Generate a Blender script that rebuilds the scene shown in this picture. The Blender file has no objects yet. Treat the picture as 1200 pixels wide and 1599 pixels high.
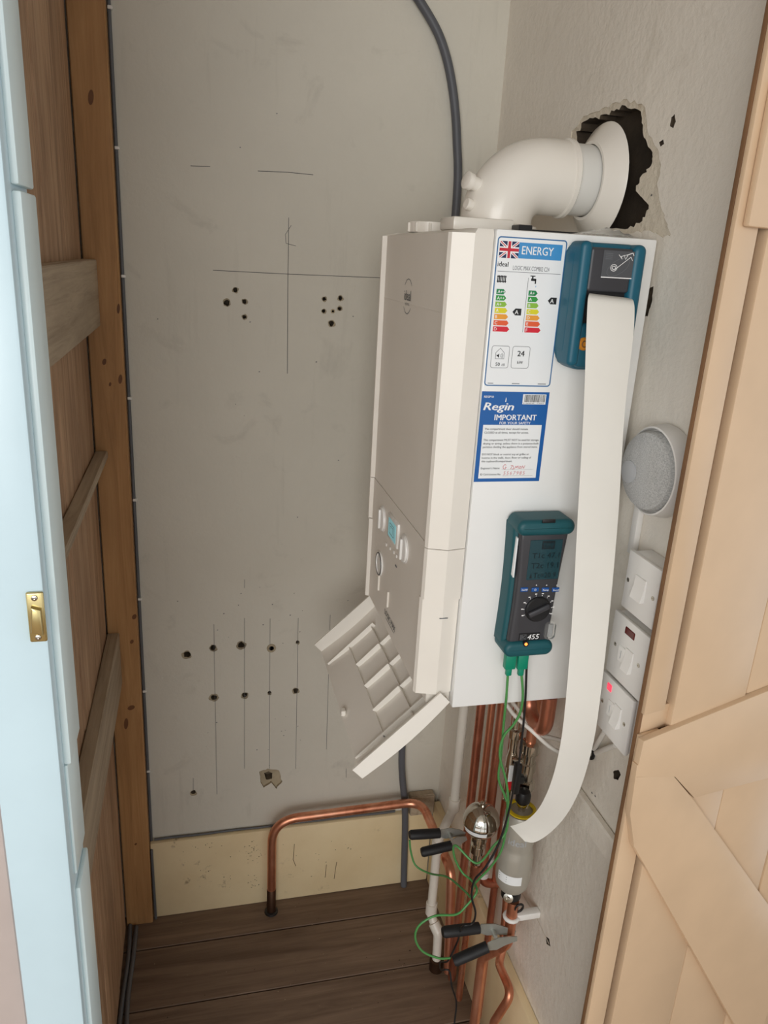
import bpy, bmesh, math, random
from mathutils import Vector, Matrix
from mathutils import noise as mnoise
random.seed(7)
S = bpy.context.scene
COL = S.collection

# ------------------------------------------------------------------ camera, world, lights, exposure
H = 1.639                       # camera height above the floor boards
FPX = 1196.6                    # focal length in pixels of a 1200 x 1599 frame
RX = Vector((0.97190934, -0.02246212, 0.2342812))     # room axes seen from the camera (x right, y down, z forward)
RY = Vector((-0.22911976, -0.31792289, 0.92001585))
RZ = Vector((0.05381785, -0.94785046, -0.31413874))
cam_data = bpy.data.cameras.new('camera')
cam_data.sensor_fit = 'VERTICAL'
cam_data.sensor_height = 36.0
cam_data.lens = 36.0 * FPX / 1599.0
cam_data.clip_start = 0.02
cam = bpy.data.objects.new('camera', cam_data)
COL.objects.link(cam)
right = Vector((RX[0], RY[0], RZ[0])); down = Vector((RX[1], RY[1], RZ[1])); fwd = Vector((RX[2], RY[2], RZ[2]))
m = Matrix.Identity(4)
for i in range(3):
    m[i][0] = right[i]; m[i][1] = -down[i]; m[i][2] = -fwd[i]
m[2][3] = H
cam.matrix_world = m
S.camera = cam

world = bpy.data.worlds.new('daylight'); S.world = world; world.use_nodes = True
bg = world.node_tree.nodes['Background']
bg.inputs[0].default_value = (0.93, 0.97, 1.0, 1); bg.inputs[1].default_value = 1.12

def area(name, loc, target, sx, sy, power, col):
    l = bpy.data.lights.new(name, 'AREA'); l.shape = 'RECTANGLE'; l.size = sx; l.size_y = sy
    l.energy = power; l.color = col
    o = bpy.data.objects.new(name, l); COL.objects.link(o)
    o.location = loc
    o.rotation_euler = (Vector(target) - Vector(loc)).to_track_quat('-Z', 'Y').to_euler()
    return o
area('window_daylight', (-0.95, -2.2, 1.85), (0.3, 1.2, 0.95), 2.0, 1.7, 62, (1.0, 0.985, 0.96))

S.view_settings.view_transform = 'Standard'
S.view_settings.look = 'None'
S.view_settings.exposure = 0.0
S.view_settings.gamma = 1.0
S.view_settings.use_curve_mapping = False

# ------------------------------------------------------------------ measured room planes (metres)
W = 0.612            # right wall
YB = 1.634           # back wall
XL = -0.2023         # boards of the left partition
def ray(px, py):
    v = Vector((px - 600.0, py - 799.5, FPX))
    return Vector((RX.dot(v), RY.dot(v), RZ.dot(v)))
def onX(px, py, X):
    v = ray(px, py); v = v * (X / v.x); v.z += H; return v
def onY(px, py, Y):
    v = ray(px, py); v = v * (Y / v.y); v.z += H; return v
def onZ(px, py, Z):
    v = ray(px, py); v = v * ((Z - H) / v.z); v.z += H; return v

# ------------------------------------------------------------------ materials
def srgb(r, g, b):
    f = lambda c: (c / 12.92) if c <= 0.04045 else ((c + 0.055) / 1.055) ** 2.4
    return (f(r / 255), f(g / 255), f(b / 255), 1)
class NT:
    def __init__(self, name):
        self.m = bpy.data.materials.new(name); self.m.use_nodes = True
        self.t = self.m.node_tree; self.b = self.t.nodes['Principled BSDF']
    def n(self, ty, **kw):
        x = self.t.nodes.new(ty)
        for k, v in kw.items(): setattr(x, k, v)
        return x
    def l(self, a, b): self.t.links.new(a, b)
    def coords(self, scale=(1, 1, 1), rot=(0, 0, 0)):
        tc = self.n('ShaderNodeTexCoord'); mp = self.n('ShaderNodeMapping')
        mp.inputs['Scale'].default_value = scale; mp.inputs['Rotation'].default_value = rot
        self.l(tc.outputs['Object'], mp.inputs[0]); return mp.outputs[0]
    def noise(self, vec, scale, detail=4, rough=0.55, dist=0.0):
        x = self.n('ShaderNodeTexNoise')
        x.inputs['Scale'].default_value = scale; x.inputs['Detail'].default_value = detail
        x.inputs['Roughness'].default_value = rough; x.inputs['Distortion'].default_value = dist
        self.l(vec, x.inputs['Vector']); return x.outputs['Fac']
    def ramp(self, fac, stops):
        r = self.n('ShaderNodeValToRGB'); e = r.color_ramp.elements
        while len(e) < len(stops): e.new(0.5)
        for i, (p, c) in enumerate(stops): e[i].position = p; e[i].color = c
        self.l(fac, r.inputs[0]); return r.outputs[0]
    def mix(self, fac, a, b, mode='MIX'):
        x = self.n('ShaderNodeMix', data_type='RGBA', blend_type=mode)
        for v, i in ((fac, 0), (a, 6), (b, 7)):
            if hasattr(v, 'node'): self.l(v, x.inputs[i])
            else: x.inputs[i].default_value = v
        return x.outputs[2]
    def bump(self, h, strength, dist):
        x = self.n('ShaderNodeBump'); x.inputs['Strength'].default_value = strength; x.inputs['Distance'].default_value = dist
        self.l(h, x.inputs['Height']); self.l(x.outputs[0], self.b.inputs['Normal'])
    def base(self, c):
        if hasattr(c, 'node'): self.l(c, self.b.inputs['Base Color'])
        else: self.b.inputs['Base Color'].default_value = c
    def set(self, rough=0.5, metal=0.0, spec=0.5, **kw):
        self.b.inputs['Roughness'].default_value = rough; self.b.inputs['Metallic'].default_value = metal
        self.b.inputs['Specular IOR Level'].default_value = spec
        for k, v in kw.items(): self.b.inputs[k.replace('_', ' ')].default_value = v

def plain(name, c, rough=0.45, metal=0.0, spec=0.5, vary=0.04, bump=0.0, bscale=60, **kw):
    t = NT(name); v = t.coords()
    f = t.noise(v, 9)
    dark = tuple(x * (1 - 2 * vary) for x in c[:3]) + (1,); lite = tuple(min(1, x * (1 + vary)) for x in c[:3]) + (1,)
    t.base(t.ramp(f, [(0.3, dark), (0.7, lite)]))
    t.set(rough, metal, spec, **kw)
    if bump: t.bump(t.noise(v, bscale, 5), bump, 0.002)
    return t.m
def plaster(name, c, dirt, amount=0.5, rough=0.6, bump=0.35):
    t = NT(name); v = t.coords()
    big = t.noise(v, 2.2, 6, 0.62); mid = t.noise(v, 9, 6, 0.65, 0.6); fine = t.noise(v, 75, 4, 0.6)
    streak = t.noise(t.coords((14, 14, 1.2)), 3, 4, 0.6)
    a = t.ramp(big, [(0.35, tuple(x * 0.93 for x in c[:3]) + (1,)), (0.65, c)])
    sp = t.ramp(mid, [(0.60, (0, 0, 0, 1)), (0.78, (amount, amount, amount, 1))])
    a = t.mix(sp, a, dirt)
    st = t.ramp(streak, [(0.62, (0, 0, 0, 1)), (0.8, (amount * 0.5,) * 3 + (1,))])
    a = t.mix(st, a, dirt)
    t.base(a); t.set(rough, spec=0.35)
    h = t.mix(0.5, big, mid); h = t.mix(0.28, h, fine)
    t.bump(h, bump, 0.012)
    return t.m
def wood(name, c1, c2, c3, axis='z', rough=0.6, scale=1.0, bump=0.25):
    t = NT(name)
    sc = {'x': (1.5, 26, 26), 'y': (26, 1.5, 26), 'z': (26, 26, 1.5)}[axis]
    v = t.coords(tuple(s * scale for s in sc))
    g = t.noise(v, 2.2, 8, 0.7, 0.8); g2 = t.noise(v, 9, 4, 0.6)
    sc2 = {'x': (1.2, 4, 4), 'y': (4, 1.2, 4), 'z': (4, 4, 1.2)}[axis]
    p = t.noise(t.coords(sc2), 2.0, 4, 0.6)
    col = t.ramp(g, [(0.28, c1), (0.5, c2), (0.72, c3)])
    col = t.mix(t.ramp(p, [(0.3, (0.55, 0.55, 0.55, 1)), (0.65, (0, 0, 0, 1))]), col, c1)
    t.base(col); t.set(rough, spec=0.3)
    t.bump(t.mix(0.4, g, g2), bump, 0.003)
    return t.m

M = {}
M['back_plaster'] = plaster('back_wall_plaster', srgb(217, 212, 199), srgb(168, 163, 152), 0.4, 0.62, 0.26)
M['right_plaster'] = plaster('right_wall_plaster', srgb(240, 233, 221), srgb(206, 197, 181), 0.5, 0.45, 0.5)
M['hole_dark'] = plain('hole_mortar', srgb(74, 62, 48), 0.9, vary=0.25, bump=0.9, bscale=90)
M['chipped_rim'] = plain('chipped_plaster', srgb(178, 164, 138), 0.9, vary=0.2, bump=0.8, bscale=140)
M['hole_grey'] = plain('drilled_plaster', srgb(118, 104, 84), 0.9, vary=0.3, bump=0.8, bscale=120)
M['bare_plaster'] = plaster('bare_plaster', srgb(222, 212, 194), srgb(170, 150, 116), 0.8, 0.8, 0.9)
M['ceiling'] = plaster('ceiling_paint', srgb(190, 186, 178), srgb(150, 145, 138), 0.4)
M['floor_wood'] = wood('floor_boards', srgb(92, 74, 61), srgb(128, 107, 90), srgb(150, 128, 109), 'x', 0.55, 0.6, 0.18)
M['room_floor'] = wood('room_floor_boards', srgb(112, 88, 66), srgb(150, 122, 92), srgb(170, 142, 110), 'x', 0.5)
M['post_wood'] = wood('post_pine', srgb(150, 110, 70), srgb(188, 142, 94), srgb(206, 162, 112), 'z', 0.5, 0.6)
M['board_wood'] = wood('partition_boards', srgb(124, 94, 72), srgb(190, 154, 122), srgb(210, 178, 146), 'z', 0.65)
M['rail_wood'] = wood('rail_timber', srgb(140, 123, 103), srgb(182, 164, 141), srgb(202, 184, 160), 'y', 0.7, 0.7)
M['skirt_stain'] = plain('skirting_stain', srgb(112, 90, 62), 0.7, vary=0.2)
M['knot'] = plain('wood_knot', srgb(118, 76, 44), 0.6, vary=0.2)
def skirt_mat(name):
    t = NT(name); v = t.coords()
    f = t.noise(v, 5, 5, 0.6); sp = t.noise(v, 34, 5, 0.75)
    a = t.ramp(f, [(0.3, srgb(228, 206, 164)), (0.7, srgb(240, 221, 181))])
    cl = t.ramp(t.noise(v, 7, 3, 0.5), [(0.55, (0, 0, 0, 1)), (0.68, (1, 1, 1, 1))])
    s = t.mix(1.0, t.ramp(sp, [(0.56, (0, 0, 0, 1)), (0.68, (0.85, 0.85, 0.85, 1))]), cl, 'MULTIPLY')
    t.base(t.mix(s, a, srgb(120, 92, 60))); t.set(0.45, spec=0.4); t.bump(sp, 0.15, 0.003)
    return t.m
M['skirting'] = skirt_mat('skirting_cream')
M['door_paint'] = plain('door_beige_gloss', srgb(208, 179, 147), 0.36, vary=0.03, bump=0.12, bscale=26)
M['door_edge'] = plain('bare_edge_groove_shade', srgb(122, 88, 58), 0.7, vary=0.15)
M['jamb_paint'] = plain('jamb_pale_blue', srgb(200, 222, 231), 0.3, vary=0.02, bump=0.12, bscale=20)
M['jamb_bead'] = plain('jamb_bead_lit', srgb(222, 238, 240), 0.28, vary=0.02, bump=0.08, bscale=30)  # whiter than the lining: the reveal's stronger light is put into this colour
M['pink_paint'] = plain('pinkish_paint', srgb(190, 176, 170), 0.4, vary=0.04)
M['boiler_white'] = plain('boiler_white_enamel', srgb(240, 240, 238), 0.28, vary=0.01)
M['boiler_cream'] = plain('boiler_front_plastic', srgb(238, 232, 222), 0.36, vary=0.012)
M['flap_white'] = plain('flap_plastic', srgb(240, 235, 226), 0.4, vary=0.012)
M['flue_white'] = plain('flue_white_plastic', srgb(238, 232, 222), 0.22, vary=0.012)
M['flue_grey'] = plain('flue_sleeve', srgb(226, 224, 218), 0.4, vary=0.012)
M['plastic_white'] = plain('white_plastic', srgb(236, 234, 230), 0.3, vary=0.015)
M['pipe_white'] = plain('waste_pipe_white', srgb(222, 216, 204), 0.35, vary=0.03)
M['paper'] = plain('thermal_paper', srgb(236, 233, 225), 0.75, spec=0.2, vary=0.012, bump=0.06, bscale=30)
M['rubber_teal'] = plain('printer_teal_rubber', srgb(20, 92, 114), 0.45, vary=0.03)
M['rubber_green'] = plain('analyser_green_rubber', srgb(16, 82, 90), 0.5, vary=0.03)
M['dark_grey'] = plain('dark_grey_plastic', srgb(62, 62, 66), 0.42, vary=0.03)
M['mid_grey'] = plain('mid_grey_plastic', srgb(84, 86, 90), 0.4, vary=0.03)
M['lcd'] = plain('lcd_screen', srgb(36, 70, 78), 0.25, vary=0.04)
M['lcd_ink'] = plain('lcd_segments', srgb(12, 30, 36), 0.4, vary=0)
M['black'] = plain('black_plastic', srgb(24, 24, 26), 0.45, vary=0.05)
M['black_rubber'] = plain('black_rubber_grip', srgb(26, 26, 28), 0.6, vary=0.05)
M['orange'] = plain('orange_button', srgb(214, 138, 40), 0.4, vary=0.05)
M['green_cable'] = plain('green_cable', srgb(82, 148, 82), 0.4, vary=0.06)
M['green_plug'] = plain('green_plug', srgb(0, 134, 104), 0.4, vary=0.04)
M['grey_cable'] = plain('grey_cable', srgb(96, 98, 102), 0.5, vary=0.06)
M['grey_pipe'] = plain('grey_hose', srgb(92, 94, 100), 0.5, vary=0.06)
M['white_cable'] = plain('white_cable', srgb(228, 224, 216), 0.45, vary=0.03)
M['chrome'] = plain('chrome', srgb(214, 208, 198), 0.08, 1.0, vary=0.02)
M['nickel'] = plain('nickel_fitting', srgb(190, 184, 172), 0.2, 1.0, vary=0.05)
M['steel'] = plain('clamp_steel', srgb(178, 180, 174), 0.4, 0.6, vary=0.1)
M['filter_grey'] = plain('filter_satin_grey', srgb(176, 171, 160), 0.34, 0.25, vary=0.04)
M['brass'] = plain('brass', srgb(214, 196, 140), 0.25, 0.9, vary=0.08)
M['red_tag'] = plain('red_tag', srgb(206, 34, 40), 0.5)
M['yellow'] = plain('yellow_ring', srgb(226, 196, 30), 0.45)
M['purple'] = plain('purple_tape', srgb(72, 48, 140), 0.4)
def copper(name, c1, c2, c3):
    t = NT(name); v = t.coords((6, 6, 2))
    f = t.noise(v, 3, 6, 0.65, 0.5)
    t.base(t.ramp(f, [(0.3, c1), (0.52, c2), (0.74, c3)]))
    t.set(0.3, 0.88); r = t.ramp(t.noise(v, 9), [(0.3, (0.25,) * 3 + (1,)), (0.7, (0.45,) * 3 + (1,))]); t.l(r, t.b.inputs['Roughness'])
    return t.m
M['copper'] = copper('copper', srgb(196, 120, 88), srgb(228, 158, 126), srgb(238, 182, 152))
M['copper_dull'] = copper('copper_dull', srgb(160, 98, 76), srgb(204, 134, 108), srgb(220, 156, 130))
M['copper_dark'] = plain('copper_tarnished', srgb(92, 66, 50), 0.5, 0.8, vary=0.25)
def fabric(name):
    t = NT(name); v = t.coords((8, 60, 60), (0.6, 0, 0)); f = t.noise(v, 12, 4, 0.7); g = t.noise(t.coords(), 400, 2)
    t.base(t.ramp(f, [(0.32, srgb(150, 151, 150)), (0.68, srgb(206, 206, 204))])); t.set(0.9, spec=0.15)
    t.bump(g, 0.5, 0.001); return t.m
M['fabric'] = fabric('grey_melange_fabric')
M['button_grey'] = plain('pale_grey_button', srgb(176, 178, 180), 0.5)
M['ink'] = plain('print_black', srgb(22, 22, 24), 0.5, vary=0)
M['ink_grey'] = plain('print_grey', srgb(110, 112, 116), 0.5, vary=0)
M['ink_white'] = plain('print_white', srgb(244, 244, 244), 0.4, vary=0)
M['ink_red'] = plain('print_red_pen', srgb(196, 52, 60), 0.5, vary=0)
M['flag_red'] = plain('flag_red', srgb(200, 30, 50), 0.45, vary=0)
M['flag_blue'] = plain('flag_blue', srgb(20, 34, 82), 0.45, vary=0)
M['label_white'] = plain('sticker_white', srgb(240, 242, 243), 0.3, vary=0.005)
M['label_sky'] = plain('sticker_sky_blue', srgb(62, 146, 206), 0.35, vary=0)
M['label_line'] = plain('sticker_blue_line', srgb(56, 110, 160), 0.35, vary=0)
M['label_blue'] = plain('sticker_royal_blue', srgb(14, 92, 166), 0.35, vary=0)
for i, c in enumerate([(0, 132, 70), (44, 152, 62), (140, 190, 60), (222, 214, 30), (238, 160, 50), (230, 92, 44), (216, 24, 48)]):
    M['rate%d' % i] = plain('rating_colour_%s' % 'abcdefg'[i], srgb(*c), 0.4, vary=0)
M['pencil'] = plain('pencil_line', srgb(96, 94, 94), 0.7, vary=0.1)
M['blue_key'] = plain('blue_key', srgb(26, 84, 156), 0.35, vary=0)
M['neon_dark'] = plain('neon_lens_dark', srgb(92, 20, 16), 0.25, vary=0)
def glow(name, c, s):
    t = NT(name); t.base(c); t.set(0.3)
    t.b.inputs['Emission Color'].default_value = c; t.b.inputs['Emission Strength'].default_value = s; return t.m
M['neon_red'] = glow('neon_lens_lit', srgb(255, 60, 84), 1.0)
M['led_orange'] = glow('led_lit', srgb(255, 140, 60), 2.2)
M['lcd_blue'] = glow('display_lit', srgb(132, 196, 204), 0.28)
def clear(name):
    t = NT(name); t.base((0.95, 0.95, 0.93, 1)); t.set(0.08, spec=0.5); t.b.inputs['Transmission Weight'].default_value = 0.9; t.b.inputs['IOR'].default_value = 1.15
    return t.m
M['clear'] = clear('clear_film')
M['clear_hard'] = clear('clear_plastic')

# ------------------------------------------------------------------ mesh helpers
def finish(bm, name, mats, parent=None, smooth=35, loc=None):
    bmesh.ops.recalc_face_normals(bm, faces=bm.faces[:])
    me = bpy.data.meshes.new(name); bm.to_mesh(me); bm.free()
    if not isinstance(mats, (list, tuple)): mats = [mats]
    for x in mats: me.materials.append(M[x])
    if smooth:
        me.shade_smooth(); me.set_sharp_from_angle(angle=math.radians(smooth))
    o = bpy.data.objects.new(name, me); COL.objects.link(o)
    if parent: o.parent = parent; o.matrix_parent_inverse = parent.matrix_world.inverted()
    return o
def thing(name, label, cat, loc=(0, 0, 0), group=None):
    o = bpy.data.objects.new(name, None); COL.objects.link(o); o.location = loc
    o.empty_display_size = 0.03
    o.matrix_world = Matrix.Translation(Vector(loc))
    o['label'] = label; o['category'] = cat
    if group: o['group'] = group
    return o
def tag(o, label, cat, group=None):
    o['label'] = label; o['category'] = cat
    if group: o['group'] = group
    return o
def struct(name, loc=(0, 0, 0)):
    o = bpy.data.objects.new(name, None); COL.objects.link(o); o.location = loc
    o.matrix_world = Matrix.Translation(Vector(loc)); o['kind'] = 'structure'; return o
def box(bm, x0, x1, y0, y1, z0, z1, bev=0.0, seg=2, mat=0):
    r = bmesh.ops.create_cube(bm, size=1.0)
    vs = r['verts']
    for v in vs:
        v.co = Vector(((x0 + x1) / 2 + v.co.x * (x1 - x0), (y0 + y1) / 2 + v.co.y * (y1 - y0), (z0 + z1) / 2 + v.co.z * (z1 - z0)))
    fs = set(f for v in vs for f in v.link_faces)
    for f in fs: f.material_index = mat
    if bev:
        es = list(set(e for v in vs for e in v.link_edges))
        bmesh.ops.bevel(bm, geom=es, offset=bev, segments=seg, affect='EDGES', profile=0.5, clamp_overlap=True)
def xf(bm, mat4): bmesh.ops.transform(bm, matrix=mat4, verts=bm.verts[:])
def poly_prism(bm, pts, vec, mat=0, bev=0.0, seg=2):
    """closed polygon of 3D points pushed along vec"""
    vec = Vector(vec); a = [bm.verts.new(Vector(p)) for p in pts]; b = [bm.verts.new(Vector(p) + vec) for p in pts]
    n = len(pts); fs = [bm.faces.new(a), bm.faces.new(b[::-1])]
    for i in range(n): fs.append(bm.faces.new((a[i], b[i], b[(i + 1) % n], a[(i + 1) % n])))
    for f in fs: f.material_index = mat
    if bev:
        es = [e for e in fs[1].edges]
        bmesh.ops.bevel(bm, geom=es, offset=bev, segments=seg, affect='EDGES', profile=0.5, clamp_overlap=True)
def frame_of(d, up=None):
    d = d.normalized(); u = up or (Vector((0, 0, 1)) if abs(d.z) < 0.9 else Vector((1, 0, 0)))
    a = d.cross(u).normalized(); return a, d.cross(a).normalized()
def smooth_path(pts, k=8):
    pts = [Vector(p) for p in pts]
    if len(pts) < 3: return pts
    out = []
    P = [pts[0] * 2 - pts[1]] + pts + [pts[-1] * 2 - pts[-2]]
    for i in range(1, len(P) - 2):
        p0, p1, p2, p3 = P[i - 1:i + 3]
        for j in range(k):
            t = j / k
            out.append(0.5 * ((2 * p1) + (p2 - p0) * t + (2 * p0 - 5 * p1 + 4 * p2 - p3) * t * t + (3 * p1 - p0 - 3 * p2 + p3) * t ** 3))
    out.append(pts[-1]); return out
def fillet(pts, rad, k=7):
    pts = [Vector(p) for p in pts]; out = [pts[0]]
    for i in range(1, len(pts) - 1):
        r = rad[i - 1] if isinstance(rad, (list, tuple)) else rad
        a, b, c = pts[i - 1:i + 2]
        d1 = (a - b); d2 = (c - b); ang = d1.angle(d2)
        if ang > 3.1: out.append(b); continue
        t = min(r / math.tan(ang / 2), d1.length * 0.49, d2.length * 0.49)
        p1 = b + d1.normalized() * t; p2 = b + d2.normalized() * t
        for j in range(k + 1):
            s = j / k; out.append(p1 * (1 - s) ** 2 + b * 2 * s * (1 - s) + p2 * s * s)
    out.append(pts[-1]); return out
def tube(bm, pts, r, seg=12, mat=0, cap=True, flat=1.0):
    """round bar along pts; r a number or one radius per point"""
    pts = [Vector(p) for p in pts]; n = len(pts)
    rs = r if isinstance(r, (list, tuple)) else [r] * n
    d = (pts[1] - pts[0]).normalized(); a, b = frame_of(d); rings = []
    for i, p in enumerate(pts):
        nd = (pts[min(i + 1, n - 1)] - pts[max(i - 1, 0)]).normalized()
        q = d.rotation_difference(nd); a = q @ a; b = q @ b; d = nd
        rings.append([bm.verts.new(p + (a * math.cos(2 * math.pi * j / seg) + b * math.sin(2 * math.pi * j / seg) * flat) * rs[i]) for j in range(seg)])
    for i in range(n - 1):
        for j in range(seg):
            f = bm.faces.new((rings[i][j], rings[i][(j + 1) % seg], rings[i + 1][(j + 1) % seg], rings[i + 1][j])); f.material_index = mat
    if cap:
        f = bm.faces.new(rings[0][::-1]); f.material_index = mat
        f = bm.faces.new(rings[-1]); f.material_index = mat
def lathe(bm, prof, origin, axis=(0, 0, 1), seg=28, mat=0):
    """prof: (radius, height along axis)"""
    ax = Vector(axis).normalized(); a, b = frame_of(ax); o = Vector(origin); rings = []
    for r, h in prof:
        if r < 1e-6: rings.append([bm.verts.new(o + ax * h)])
        else: rings.append([bm.verts.new(o + ax * h + (a * math.cos(2 * math.pi * j / seg) + b * math.sin(2 * math.pi * j / seg)) * r) for j in range(seg)])
    for i in range(len(rings) - 1):
        p, q = rings[i], rings[i + 1]
        for j in range(seg):
            k = (j + 1) % seg
            if len(p) == 1 and len(q) == 1: continue
            if len(p) == 1: f = bm.faces.new((p[0], q[j], q[k]))
            elif len(q) == 1: f = bm.faces.new((p[j], p[k], q[0]))
            else: f = bm.faces.new((p[j], p[k], q[k], q[j]))
            f.material_index = mat
    if len(prof) >= 4 and len(rings[0]) > 1 and len(rings[-1]) > 1 and abs(prof[0][1] - prof[-1][1]) < .0125:
        p, q = rings[-1], rings[0]
        for j in range(seg):
            k = (j + 1) % seg; f = bm.faces.new((p[j], p[k], q[k], q[j])); f.material_index = mat
        return
    for g in (rings[0], rings[-1]):
        if len(g) > 1:
            f = bm.faces.new(g); f.material_index = mat
def slab(bm, pts, vec, mat=0, bev=0.0, seg=3):
    """upright slab: outline in the XZ plane pushed along -Y with a rounded front edge"""
    P = []
    for p in pts:
        if not P or (Vector(p) - P[-1]).length > 2e-4: P.append(Vector(p))
    if (P[0] - P[-1]).length < 2e-4: P.pop()
    n = len(P); d = abs(vec[1]); nor = []
    area_ = sum(P[i].x * P[(i + 1) % n].z - P[(i + 1) % n].x * P[i].z for i in range(n)); sg = 1 if area_ > 0 else -1
    for i in range(n):
        a = (P[i] - P[i - 1]).normalized() + (P[(i + 1) % n] - P[i]).normalized(); nor.append(Vector((-a.z, 0, a.x)).normalized() * sg)
    rings = [[bm.verts.new(p) for p in P]]
    for k in range(seg + 1):
        t = math.pi / 2 * k / seg; o = bev * (1 - math.cos(t)); y = d - bev + bev * math.sin(t)
        rings.append([bm.verts.new(p + q_ * o + Vector((0, -y, 0))) for p, q_ in zip(P, nor)])
    for a, b in zip(rings, rings[1:]):
        for i in range(n): bm.faces.new((a[i], a[(i + 1) % n], b[(i + 1) % n], b[i]))
    bm.faces.new(rings[0]); bm.faces.new(rings[-1])
def mk(name, mat, parent, fn, *a, smooth=35, **k):
    bm = bmesh.new(); fn(bm, *a, **k); return finish(bm, name, mat, parent, smooth)
def mbox(name, mat, parent, *a, **k): return mk(name, mat, parent, box, *a, **k)
def mtube(name, mat, parent, *a, **k): return mk(name, mat, parent, tube, *a, smooth=60, **k)
def mlathe(name, mat, parent, *a, **k): return mk(name, mat, parent, lathe, *a, **k)
def mprism(name, mat, parent, *a, **k): return mk(name, mat, parent, poly_prism, *a, **k)

_tc = {}
def text_polys(s, size, bold=0.0, shear=0.0, space=1.0):
    key = (s, size, bold, shear, space)
    if key in _tc: return _tc[key]
    c = bpy.data.curves.new('t', 'FONT'); c.body = s; c.size = size; c.offset = bold * size; c.shear = shear; c.space_character = space
    c.resolution_u = 2
    o = bpy.data.objects.new('t', c); COL.objects.link(o)
    dg = bpy.context.evaluated_depsgraph_get()
    me = bpy.data.meshes.new_from_object(o.evaluated_get(dg))
    vs = [v.co.copy() for v in me.vertices]; fs = [tuple(p.vertices) for p in me.polygons]
    bpy.data.objects.remove(o); bpy.data.curves.remove(c); bpy.data.meshes.remove(me)
    _tc[key] = (vs, fs); return vs, fs
class Print:
    """flat print on a plane: origin o, right u, up v (unit vectors), lifted along n"""
    def __init__(self, o, u, v, lift=0.00012):
        self.o = Vector(o); self.u = Vector(u).normalized(); self.v = Vector(v).normalized(); self.n = self.u.cross(self.v); self.lift = lift
        self.bm = bmesh.new(); self.mats = []
    def mi(self, m):
        if m not in self.mats: self.mats.append(m)
        return self.mats.index(m)
    def P(self, x, y, lv=1): return self.o + self.u * x + self.v * y + self.n * self.lift * lv
    def poly(self, pts, m, lv=1):
        f = self.bm.faces.new([self.bm.verts.new(self.P(x, y, lv)) for x, y in pts]); f.material_index = self.mi(m)
    def rect(self, x0, y0, x1, y1, m, lv=1): self.poly([(x0, y0), (x1, y0), (x1, y1), (x0, y1)], m, lv)
    def line(self, pts, w, m, lv=1):
        for i_, ((x0, y0), (x1, y1)) in enumerate(zip(pts, pts[1:])):
            dx, dy = x1 - x0, y1 - y0; L = math.hypot(dx, dy) or 1; nx, ny = -dy / L * w / 2, dx / L * w / 2; ex, ey = dx / L * w * .3, dy / L * w * .3
            self.poly([(x0 - nx - ex, y0 - ny - ey), (x1 - nx + ex, y1 - ny + ey), (x1 + nx + ex, y1 + ny + ey), (x0 + nx - ex, y0 + ny - ey)], m, lv + .35 * (i_ % 2))
    def rrect(self, x0, y0, x1, y1, r, w, m, lv=1):
        pts = []
        for cx, cy, a0 in ((x1 - r, y1 - r, 0), (x0 + r, y1 - r, 90), (x0 + r, y0 + r, 180), (x1 - r, y0 + r, 270)):
            for k in range(5):
                a = math.radians(a0 + k * 22.5); pts.append((cx + r * math.cos(a), cy + r * math.sin(a)))
        self.line(pts + pts[:1], w, m, lv)
    def text(self, s, x, y, size, m, bold=0.0, shear=0.0, width=None, align='L', lv=2, space=1.0):
        if bold > 0:
            self.text(s, x + bold * size * .6, y, size, m, 0, shear, width, align, lv + 1, space); self.text(s, x - bold * size * .6, y + bold * size * .3, size, m, 0, shear, width, align, lv, space); return
        vs, fs = text_polys(s, size, bold, shear, space)
        if not vs: return
        x0 = min(v.x for v in vs); x1 = max(v.x for v in vs); k = (width / (x1 - x0)) if width else 1.0
        off = {'L': 0, 'C': -(x1 - x0) * k / 2, 'R': -(x1 - x0) * k}[align]
        isl = list(range(len(vs)))
        def root(a):
            while isl[a] != a: isl[a] = isl[isl[a]]; a = isl[a]
            return a
        for f in fs:
            for j in f[1:]: isl[root(j)] = root(f[0])
        ids = sorted(set(root(j) for j in range(len(vs)))); num = {a: q_ for q_, a in enumerate(ids)}
        bv = [self.bm.verts.new(self.P(x + off + (v.x - x0) * k, y + v.y, lv + .22 * (num[root(j)] % 4))) for j, v in enumerate(vs)]; i = self.mi(m)
        for f in fs:
            try:
                g = self.bm.faces.new([bv[j] for j in f]); g.material_index = i
            except ValueError: pass
    def done(self, name, parent):
        me = bpy.data.meshes.new(name); self.bm.normal_update(); self.bm.to_mesh(me); self.bm.free()
        for x in self.mats: me.materials.append(M[x])
        o = bpy.data.objects.new(name, me); COL.objects.link(o)
        if parent: o.parent = parent; o.matrix_parent_inverse = parent.matrix_world.inverted()
        return o
def blob(pts, sub=5, amp=0.15, seed=0, avg=None):
    """roughened closed outline in 2D"""
    out = []; n = len(pts); c = Vector((sum(p[0] for p in pts) / n, sum(p[1] for p in pts) / n))
    for i in range(n):
        a = Vector(pts[i]); b = Vector(pts[(i + 1) % n])
        for j in range(sub):
            p = a.lerp(b, j / sub); r = p - c
            k = 1 + amp * mnoise.noise(Vector((p.x * 140 + seed * 9, p.y * 140, seed))) * (0.0 if j == 0 and sub > 2 else 1.0)
            out.append(tuple(c + r * k))
    return out
def cut(o, cutters):
    """subtract closed meshes from o (both share the same material slots)"""
    for c in cutters:
        md = o.modifiers.new('hole', 'BOOLEAN'); md.operation = 'DIFFERENCE'; md.solver = 'EXACT'; md.object = c
    bpy.context.view_layer.update()
    dg = bpy.context.evaluated_depsgraph_get()
    me = bpy.data.meshes.new_from_object(o.evaluated_get(dg))
    o.modifiers.clear(); me.name = o.name; o.data = me
    for c in cutters: bpy.data.objects.remove(c)

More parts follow.
